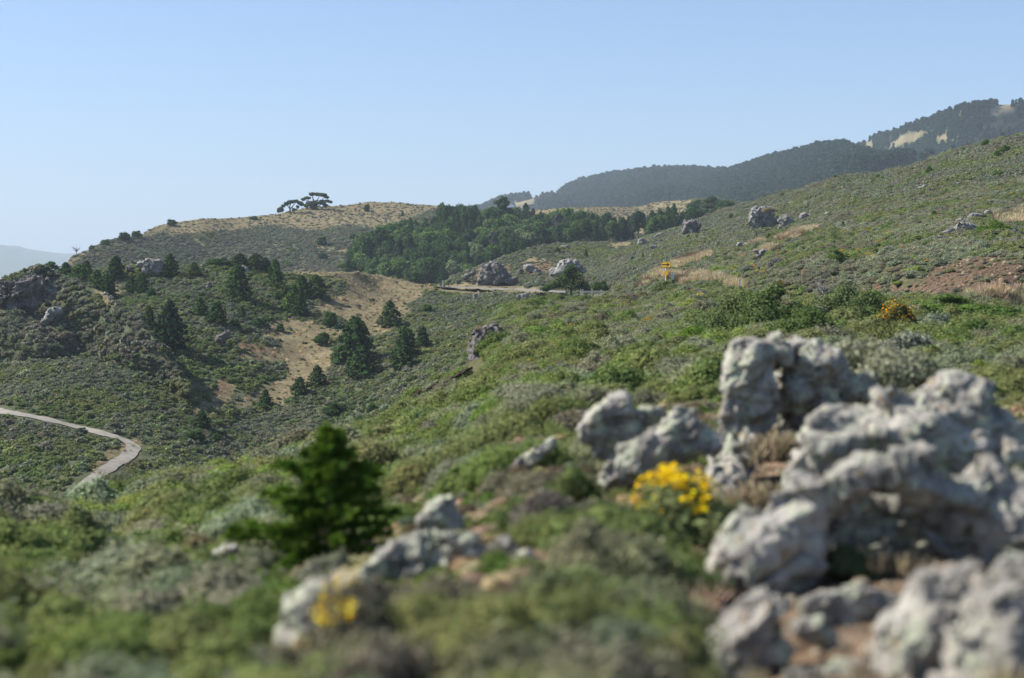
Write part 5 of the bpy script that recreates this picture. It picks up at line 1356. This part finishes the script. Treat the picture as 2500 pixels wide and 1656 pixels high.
shrub('sagebrush', 'second feathery sage bush, right of the pale one behind the outcrop', hH, 2235, 840, 935, 150, 'sage', (0.28, 0.29, 0.185), 'grey sage bushes behind the outcrop', d=16.0)
shrub('coyote_brush', 'small yellow green bush behind the dome boulder', hH, 2390, 870, 930, 90, 'dense', (0.15, 0.20, 0.035), None)
shrub('coyote_brush', 'rounded bright green mound left of the leafy bushes', hH, 1690, 790, 835, 120, 'dense', (0.12, 0.20, 0.03), None)
shrub('coyote_brush', 'bright green low bush right of the white rock chain', hI, 2430, 533, 568, 80, 'dense', (0.085, 0.15, 0.025), None)
shrub('coyote_brush', 'dark green bush left of the bare road cut', hI, 2040, 605, 640, 48, 'dense', (0.08, 0.13, 0.03), None)
shrub('sagebrush', 'domed grey sage bush above the road, right of the flat grey rocks', hI, 1905, 625, 652, 65, 'sage', (0.17, 0.165, 0.15), None)
shrub('yellow_shrub', 'small shrub topped with one bright yellow flower patch on the slope below the guardrail', hH, 1428, 726, 742, 16, 'sage', (0.14, 0.15, 0.06), None, (60, YEL, 0.09, 0.0))
shrub('yellow_shrub', 'shrub with a yellow flower patch below the sign', hH, 1708, 722, 745, 36, 'sage', (0.13, 0.15, 0.06), None, (60, YEL, 0.06, -1.0))
shrub('coyote_brush', 'low green bush directly under the arrow sign', hH, 1634, 676, 716, 85, 'dense', (0.13, 0.165, 0.065), None)
# near plants at the bottom
G2 = 'blurred foreground plants'
shrub('flowering_shrub', 'leafy plant topped with a dense band of yellow flowers beside the tall fin', hH, 1655, 1135, 1310, 320, 'sage', (0.17, 0.20, 0.085), G2, (1000, YEL, 0.019, -2.2), d=8.6)
shrub('flowering_shrub', 'plant with yellow flowers hanging over the large bottom boulder', hH, 870, 1385, 1600, 260, 'sage', (0.20, 0.185, 0.12), G2, (330, (0.78, 0.54, 0.015), 0.022, 3.0), d=5.4)
FP = [('brown grey sage in front of the long low boulder', 1000, 1345, 1570, 330, 'sage', (0.205, 0.19, 0.125), 5.9),
      ('pale olive sage plant at the bottom centre', 1190, 1410, 1660, 400, 'sage', (0.215, 0.225, 0.125), 5.2),
      ('green leafy plant right of the long low boulder', 1370, 1340, 1560, 290, 'sage', (0.17, 0.19, 0.095), 6.0),
      ('grey green sage below the yellow flower plant', 1520, 1270, 1520, 330, 'sage', (0.20, 0.21, 0.115), 6.8),
      ('green plant left of the slanting ledge', 1600, 1370, 1590, 280, 'sage', (0.185, 0.20, 0.11), 5.8),
      ('grey brown sage at the bottom edge left of the slanting slab', 1450, 1480, 1740, 400, 'sage', (0.21, 0.20, 0.135), 4.6),
      ('olive plant at the bottom edge beside the slanting slab', 1640, 1490, 1730, 260, 'sage', (0.19, 0.20, 0.085), 4.7),
      ('brown sage at the bottom edge below the large boulder', 950, 1500, 1760, 380, 'sage', (0.19, 0.17, 0.12), 4.6),
      ('tan green sage at the bottom edge in the middle', 1230, 1510, 1770, 380, 'sage', (0.215, 0.215, 0.12), 4.4),
      ('upright green shrub left of the boulder cluster', 1400, 1115, 1240, 140, 'sage', (0.145, 0.185, 0.065), None),
      ('leafy green shrub right of the pointed boulder', 1265, 1190, 1290, 105, 'sage', (0.135, 0.18, 0.065), None),
      ('purple brown sage between the boulder cluster and the pointed boulder', 1335, 1175, 1290, 170, 'sage', (0.20, 0.175, 0.145), None),
      ('grey sage right of the upright green shrub, under the long sloping slab', 1480, 1190, 1300, 180, 'sage', (0.20, 0.20, 0.13), None),
      ('small green plant growing in the hollow under the ledge', 2070, 1310, 1410, 120, 'sage', (0.12, 0.15, 0.07), 7.3),
      ('grey green plant at the right edge beside the dome boulder', 2480, 1110, 1230, 110, 'sage', (0.15, 0.175, 0.11), 8.5)]
for lb_, px_, tp_, bt_, wp_, kd_, cl_, d_ in FP:
    shrub('sagebrush' if 'sage' in lb_ else 'green_shrub', lb_, hH, px_, tp_, bt_, wp_, kd_, cl_, G2, d=d_)

# dead grey twig bush on the crest
pt_ = hH.on(2010, 762)
twig_tree('dead_bush', tuple(pt_), 78 * pt_[1] / F, 'bare grey twiggy bush among the leafy bushes on the crest', 14, 'bush', 80)

# ------------------------------------------------------------------ near sapling
def sapling(px, top, base, d):
    p0 = P(px, base, d)
    H = (base - top) * d / F
    e = empty('sapling_tree', tuple(p0)); tag(e, 'young dark green conifer sapling, blurred, standing in the near scrub', 'conifer')
    r = np.random.default_rng(77)
    wood = [tube([(0, 0, -0.06), (0.01, 0, 0.35 * H), (-0.01, 0, 0.7 * H), (0.03 * H, 0, H)], [0.02, 0.014, 0.008, 0.002])]
    parts = []
    nb = 92
    for i in range(nb):
        t = (i + r.uniform(0, 1)) / nb
        z = 0.02 * H + t * 0.97 * H
        prof = np.interp(t, [0, 0.12, 0.3, 0.5, 0.62, 0.75, 0.88, 1], [0.58, 0.64, 0.48, 0.36, 0.38, 0.24, 0.13, 0.03]) * H
        ln = prof * r.uniform(0.45, 1.25) * (1.15 if math.cos(i * 2.399) < 0 else 0.9)
        a = i * 2.399 + r.uniform(-0.5, 0.5)
        d_ = np.array([math.cos(a), math.sin(a), 0.0])
        rise = r.uniform(0.05, 0.35)
        tip = d_ * ln + np.array([0, 0, z + ln * rise - 0.12 * ln])
        base_ = np.array([0, 0, z])
        midp = d_ * ln * 0.55 + np.array([0, 0, z + ln * rise * 0.2])
        wood.append(tube([base_, midp, tip], [0.006, 0.004, 0.0015], 4))
        nspr = int(8 + 26 * ln / (0.5 * H))
        for s_ in range(nspr):
            u = r.uniform(0.15, 1.0)
            c = (base_ * (1 - u) ** 2 + 2 * midp * u * (1 - u) + tip * u * u)
            lat = np.cross(d_, (0, 0, 1)) * r.choice([-1, 1]) * r.uniform(0.2, 1.0) + d_ * 0.7 + np.array([0, 0, r.uniform(-0.5, 0.9)])
            lat /= np.linalg.norm(lat)
            sl = r.uniform(0.03, 0.085) * H * (1.2 - 0.5 * u)
            m = 26
            w_ = r.uniform(0, 1, m)
            q = c + lat * (w_ * sl)[:, None] + r.normal(0, 0.004, (m, 3))
            nd = np.cross(np.tile(lat, (m, 1)), r.normal(0, 1, (m, 3)))
            parts.append(quads(q, nd, 0.022, 0.5, 0.2, seed=int(r.integers(1e6))))
    v, f, a = cat_mesh(parts)
    c = obj('crown', mesh_np('sapling_needles', v, f, [M_TREE], False, fattr=a), e); c.color = (0.105, 0.185, 0.024, 1)
    v, f, a = cat_mesh(wood)
    obj('trunk', mesh_np('sapling_trunk', v, f, [M_BARK], True), e)
sapling(810, 1040, 1398, 9.3)

# windswept cypress and round bush by the guardrail
def cypress():
    p0 = P(1385, 716, 218); k = 1.28 * 218 / F
    e = empty('cypress_tree', tuple(p0)); tag(e, 'windswept dark cypress leaning left by the guardrail', 'tree')
    r = np.random.default_rng(5)
    parts = []
    for (x, y, rx, ry) in [(1392, 668, 10, 8), (1398, 680, 18, 10), (1380, 685, 18, 9), (1405, 692, 20, 9), (1370, 694, 18, 7), (1355, 701, 16, 6), (1390, 700, 26, 9), (1415, 702, 14, 7), (1386, 674, 8, 7), (1343, 706, 10, 4)]:
        c = np.array([(x - 1385) * k, r.uniform(-0.6, 0.6), (714 - y) * k])
        m = 420
        q = sphere_dirs(m, r)
        p = c + q * np.array([rx * k, rx * k * 0.9, ry * k]) * r.uniform(0.45, 1.1, (m, 1))
        parts.append(quads(p, q * 0.5 + np.array([-0.6, 0, 0.8]), 0.11, 1.8, 0.5, seed=int(r.integers(1e6))))
    v, f, a = cat_mesh(parts)
    c = obj('crown', mesh_np('cypress_crown', v, f, [M_TREE], False, fattr=a), e); c.color = (0.055, 0.095, 0.022, 1)
    v, f, a = cat_mesh([tube([(0.6, 0, -0.6), (0.5, 0, 0.8), (0.3, 0, 1.8), (0.4, 0, 2.6)], [0.16, 0.13, 0.1, 0.04]), tube([(0.5, 0, 0.7), (-0.8, 0, 1.1), (-2.0, 0, 0.7)], [0.1, 0.07, 0.03])])
    obj('trunk', mesh_np('cypress_trunk', v, f, [M_BARK], True), e)
cypress()
e = tree('bush', BUS[1], tuple(P(1466, 712, 222)), 32 * 222 / F, 44 * 222 / F / 1.1, (0.06, 0.105, 0.025), 'round dark bush right of the windswept cypress', 'bush')
e = tree('bush', BUS[0], tuple(P(1526, 713, 205)), 20 * 205 / F, 64 * 205 / F / 1.1, (0.20, 0.21, 0.07), 'yellow green domed bush behind the end of the guardrail', 'bush')
e = tree('bush', BUS[2], tuple(P(1432, 712, 226)), 13 * 226 / F, 26 * 226 / F / 1.1, (0.15, 0.18, 0.03), 'small yellow green bush between the cypress and the round bush', 'bush')
for i, (px_, tp_, bt_, wp_, kd_, lb_) in enumerate([(1361, 603, 618, 17, 'bus', 'green bush on the left shoulder of the rocky hillside'), (1431, 608, 628, 12, 'con', 'tiny upright conifer on the rocky hillside with a shadow'), (1340, 610, 620, 10, 'bus', 'tiny bush left of the shoulder bush on the rocky hillside'),
        (1570, 618, 632, 10, 'con', 'tiny conifer in the middle of the rocky hillside scrub'), (1545, 625, 637, 14, 'bus', 'small bush left of the tiny conifer in the rocky hillside scrub'), (1785, 520, 534, 12, 'bus', 'small bush left of the tower rock'),
        (1910, 470, 482, 12, 'bus', 'bush on the ridge line above the tower rock'), (2268, 405, 424, 17, 'bus', 'green bush under the ridge line at the upper right'), (2145, 424, 434, 12, 'bus', 'dark bush on the tan ridge patch'),
        (2406, 340, 356, 22, 'bus', 'uppermost green bush at the right ridge line'), (2452, 352, 372, 28, 'bus', 'green bush at the right edge under the ridge line'), (2435, 366, 384, 20, 'bus', 'green bush left below the right edge one'),
        (2440, 418, 432, 32, 'bus', 'bright wide bush on the upper right slope'), (2475, 428, 446, 28, 'bus', 'bright bush at the right edge of the upper slope'), (2058, 542, 556, 12, 'con', 'tiny bright conifer below the rounded boulder'),
        (2280, 513, 528, 16, 'bus', 'small bright bush on the slope above the rock chain'), (1877, 570, 586, 18, 'con', 'small dark conifer on the crest above the road'), (2040, 425, 436, 10, 'bus', 'small bush at the tan ridge line')]):
    put(hF if i not in (14, 15, 16) else hI, px_, tp_, bt_, wp_, kd_, (0.06, 0.11, 0.025) if i < 9 else (0.085, 0.155, 0.02), 'bush' if kd_ == 'bus' else 'conifer_tree', lb_, 'bush' if kd_ == 'bus' else 'conifer', 'bushes on the rocky hillside')

# ------------------------------------------------------------------ road signs, markers, guardrail, house
def box_mesh(name, boxes, mat, bev=0.004):
    bm = bmesh.new()
    for c, s in boxes:
        m = Matrix.Translation(c) @ Matrix.Diagonal((*s, 1))
        bmesh.ops.create_cube(bm, size=1.0, matrix=m)
    bmesh.ops.bevel(bm, geom=bm.edges[:], offset=bev, segments=1, affect='EDGES')
    me = bpy.data.meshes.new(name); bm.to_mesh(me); bm.free(); me.materials.append(mat)
    return me
def prism(name, poly, y0, y1, mat, bev=0.0):
    """polygon in XZ extruded in Y"""
    bm = bmesh.new()
    vs = [bm.verts.new((x, y0, z)) for x, z in poly]
    f = bm.faces.new(vs)
    r = bmesh.ops.extrude_face_region(bm, geom=[f])
    for v in [g for g in r['geom'] if isinstance(g, bmesh.types.BMVert)]: v.co.y = y1
    bmesh.ops.recalc_face_normals(bm, faces=bm.faces)
    me = bpy.data.meshes.new(name); bm.to_mesh(me); bm.free(); me.materials.append(mat)
    return me
M_YEL = plain('sign_yellow', (0.52, 0.32, 0.012), 0.5)
M_AMB = plain('sign_amber', (0.46, 0.25, 0.01), 0.5)
M_BLK = plain('sign_black', (0.012, 0.011, 0.01), 0.5)
M_WHT = plain('white_marker', (0.78, 0.78, 0.76), 0.5)
M_GRYM = plain('galvanised_metal', (0.075, 0.082, 0.09), 0.6)
M_POST = plain('weathered_post', (0.22, 0.13, 0.09), 0.8)
M_PALE = plain('pale_post', (0.62, 0.55, 0.50), 0.8)
M_BLUE = plain('blue_grey_plate', (0.46, 0.52, 0.60), 0.5)
def diamond(s, cr=0.12):
    pts = []
    for a in (0, 90, 180, 270):
        for q in (-1, 1):
            ang = R_(a); base = np.array([math.cos(ang), math.sin(ang)]); t = np.array([-base[1], base[0]])
            pts.append(tuple(base * s * (1 - cr * 0.6) + t * q * s * cr * 0.6))
    return pts
ps = P(1626, 679, 131); ds = ps[1]; ks = ds / F
e = empty('road_sign', tuple(ps)); tag(e, 'yellow rectangular road sign with a black right arrow above an amber diamond plate', 'road sign')
Wd, Hd = 21.7 * ks / 0.83, 13.0 * ks
zc = (678 - 645.5) * ks
obj('post', box_mesh('sign_post', [((0.012, 0.03, zc / 2 - 0.2), (0.045, 0.05, zc + 0.5))], M_POST), e)
obj('post', box_mesh('sign_post_pale', [((-0.055, 0.034, zc / 2 - 0.16), (0.07, 0.03, zc + 0.68))], M_PALE), e)
pl = obj('arrow_panel', prism('arrow_panel', [(-Wd / 2, zc - Hd / 2), (Wd / 2, zc - Hd / 2), (Wd / 2, zc + Hd / 2), (-Wd / 2, zc + Hd / 2)], 0.004, -0.006, M_BLK), e)
ib = 0.028
obj('panel_face', prism('panel_face', [(-Wd / 2 + ib, zc - Hd / 2 + ib), (Wd / 2 - ib, zc - Hd / 2 + ib), (Wd / 2 - ib, zc + Hd / 2 - ib), (-Wd / 2 + ib, zc + Hd / 2 - ib)], -0.006, -0.010, M_YEL), pl)
aw = Wd * 0.40; sh_ = Hd * 0.105; hd_ = Hd * 0.34
obj('arrow', prism('arrow', [(-aw, zc - sh_), (aw * 0.30, zc - sh_), (aw * 0.30, zc - hd_), (aw, zc), (aw * 0.30, zc + hd_), (aw * 0.30, zc + sh_), (-aw, zc + sh_)], -0.010, -0.014, M_BLK), pl)
for o_ in pl.children: pass
zd = (678 - 666.5) * ks
obj('diamond_plate', prism('diamond_plate', [(0.02 + 0.78 * x, zd + z) for x, z in diamond(8.6 * ks, 0.10)], -0.002, -0.012, M_AMB), e)
e.rotation_euler = (0, 0, R_(-34))

def marker(name, label, p, h_, w_, mat, mat2, group):
    e = empty(name, tuple(p)); tag(e, label, 'marker post', group)
    obj('post', box_mesh('marker_post', [((0, 0, h_ / 2 - 0.15), (w_, 0.02, h_ + 0.3))], mat), e)
    obj('reflector', box_mesh('reflector', [((w_ * 0.1, -0.014, h_ * 0.8), (w_ * 0.6, 0.006, h_ * 0.16))], mat2, 0.001), e)
    return e
pm = P(1641.5, 681, 130); km = pm[1] / F
e = empty('marker_plate', tuple(pm)); tag(e, 'blue grey marker plate with a white stripe just right of the arrow sign', 'marker post', 'roadside markers')
obj('plate', box_mesh('plate', [((-0.012, 0, 7 * km - 0.15), (6.4 * km * 0.62, 0.02, 14 * km + 0.3))], M_BLUE), e)
obj('stripe', box_mesh('stripe', [((0.10, 0.0, 7 * km - 0.15), (0.055, 0.03, 13.4 * km + 0.3))], M_WHT), e)
pm = P(1805.5, 696, 112); km = pm[1] / F
marker('marker_post', 'white roadside marker post at the right end of the dry grass strip', pm, 14.5 * km, 3.8 * km, M_WHT, M_GRYM, 'roadside markers')
pm = hF.on(1081, 700); km = pm[1] / F
marker('marker_post', 'white roadside marker post at the far bend beside the wood', P(1081, 700, 256), 15 * km, 2.4 * km, M_WHT, M_GRYM, 'roadside markers')
# second, half hidden diamond sign behind the leafy bushes
e = empty('warning_sign', tuple(P(1905, 712, 104))); kk = 104 / F
tag(e, 'small yellow and black diamond warning sign half hidden behind the leafy bushes', 'road sign')
obj('post', box_mesh('warning_post', [((0, 0.03, 0.2), (0.05, 0.05, 1.0))], M_POST), e)
zd = 16 * kk
pl = obj('panel', prism('warning_panel', [(0.8 * x, zd + z) for x, z in diamond(14 * kk, 0.1)], 0.0, -0.008, M_AMB), e)
obj('symbol', prism('warning_symbol', [(-2.2 * kk, zd - 6 * kk), (1.5 * kk, zd - 6 * kk), (2.6 * kk, zd - 1 * kk), (3.4 * kk, zd + 2 * kk), (1 * kk, zd + 6 * kk), (-0.6 * kk, zd + 2 * kk), (0 * kk, zd - 1 * kk)], -0.008, -0.012, M_BLK), pl)
# guardrail
e = empty('guardrail', tuple(P(1480, 716, 205))); tag(e, 'grey metal guardrail with white posts beside the highway', 'guardrail')
o0 = P(1480, 716, 205)
a_ = P(1424, 712.0, 214) - o0; b_ = P(1541, 713.5, 196) - o0
rail = []
n = 24
prof = [(-0.03, -0.10), (-0.06, -0.06), (-0.02, 0.0), (-0.06, 0.06), (-0.03, 0.10)]
V = []
for i in range(n):
    c = a_ + (b_ - a_) * i / (n - 1)
    for y, z in prof: V.append(c + np.array([0.35 * y, y, z]))
idx = np.arange(n * 5).reshape(n, 5)
obj('rail', mesh_np('rail', np.array(V), np.stack([idx[:-1, :-1], idx[1:, :-1], idx[1:, 1:], idx[:-1, 1:]], -1).reshape(-1, 4), [M_GRYM], True), e)
for px_, hp in [(1418, 8), (1423, 8), (1447, 9), (1470, 6), (1497, 9), (1533, 7)]:
    u = (px_ - 1424) / 117.0
    c = a_ + (b_ - a_) * u
    obj('post', box_mesh('guard_post', [((c[0], c[1] + 0.08, c[2] - 0.25 + hp * 0.016), (0.08, 0.08, 0.7 + hp * 0.033))], M_WHT), e)
# cabin half hidden among the trees
ph = P(1238, 524, 548)
e = empty('cabin', tuple(ph), R_(18)); tag(e, 'small cabin with a blue grey roof half hidden behind the tallest pine', 'house')
obj('wall', box_mesh('cabin_wall', [((0, 0, 0.9), (4.4, 3.6, 2.6))], plain('cabin_wall', (0.20, 0.17, 0.14), 0.8)), e)
rf = obj('roof', prism('cabin_roof', [(-2.7, 2.1), (0, 3.3), (2.7, 2.1), (2.7, 2.3), (0, 3.5), (-2.7, 2.3)], -2.1, 2.1, plain('cabin_roof', (0.17, 0.20, 0.26), 0.8)), e)
rf.rotation_euler = (0, 0, R_(90)); rf.scale = (0.85, 1.2, 1)
obj('window', box_mesh('cabin_window', [((0.6, -1.81, 1.2), (0.9, 0.05, 0.8))], plain('cabin_glass', (0.05, 0.06, 0.07), 0.2)), e)

# ------------------------------------------------------------------ haze
def haze():
    m = bpy.data.materials.new('haze'); m.use_nodes = True
    n = m.node_tree; n.nodes.clear()
    out = n.nodes.new('ShaderNodeOutputMaterial'); v = n.nodes.new('ShaderNodeVolumePrincipled')
    v.inputs['Color'].default_value = (0.76, 0.89, 1.0, 1)
    v.inputs['Density'].default_value = HAZE
    v.inputs['Anisotropy'].default_value = 0.1
    n.links.new(v.outputs[0], out.inputs['Volume'])
    bm = bmesh.new()
    bmesh.ops.create_cube(bm, size=1.0, matrix=Matrix.Translation((0, 5000, 226)) @ Matrix.Diagonal((26000, 20000, 546, 1)))
    me = bpy.data.meshes.new('haze'); bm.to_mesh(me); bm.free(); me.materials.append(m)
    tag(obj('haze', me), 'thin blue haze filling the air over the hills', 'haze', kind='stuff')
HAZE = 0.00019
haze()
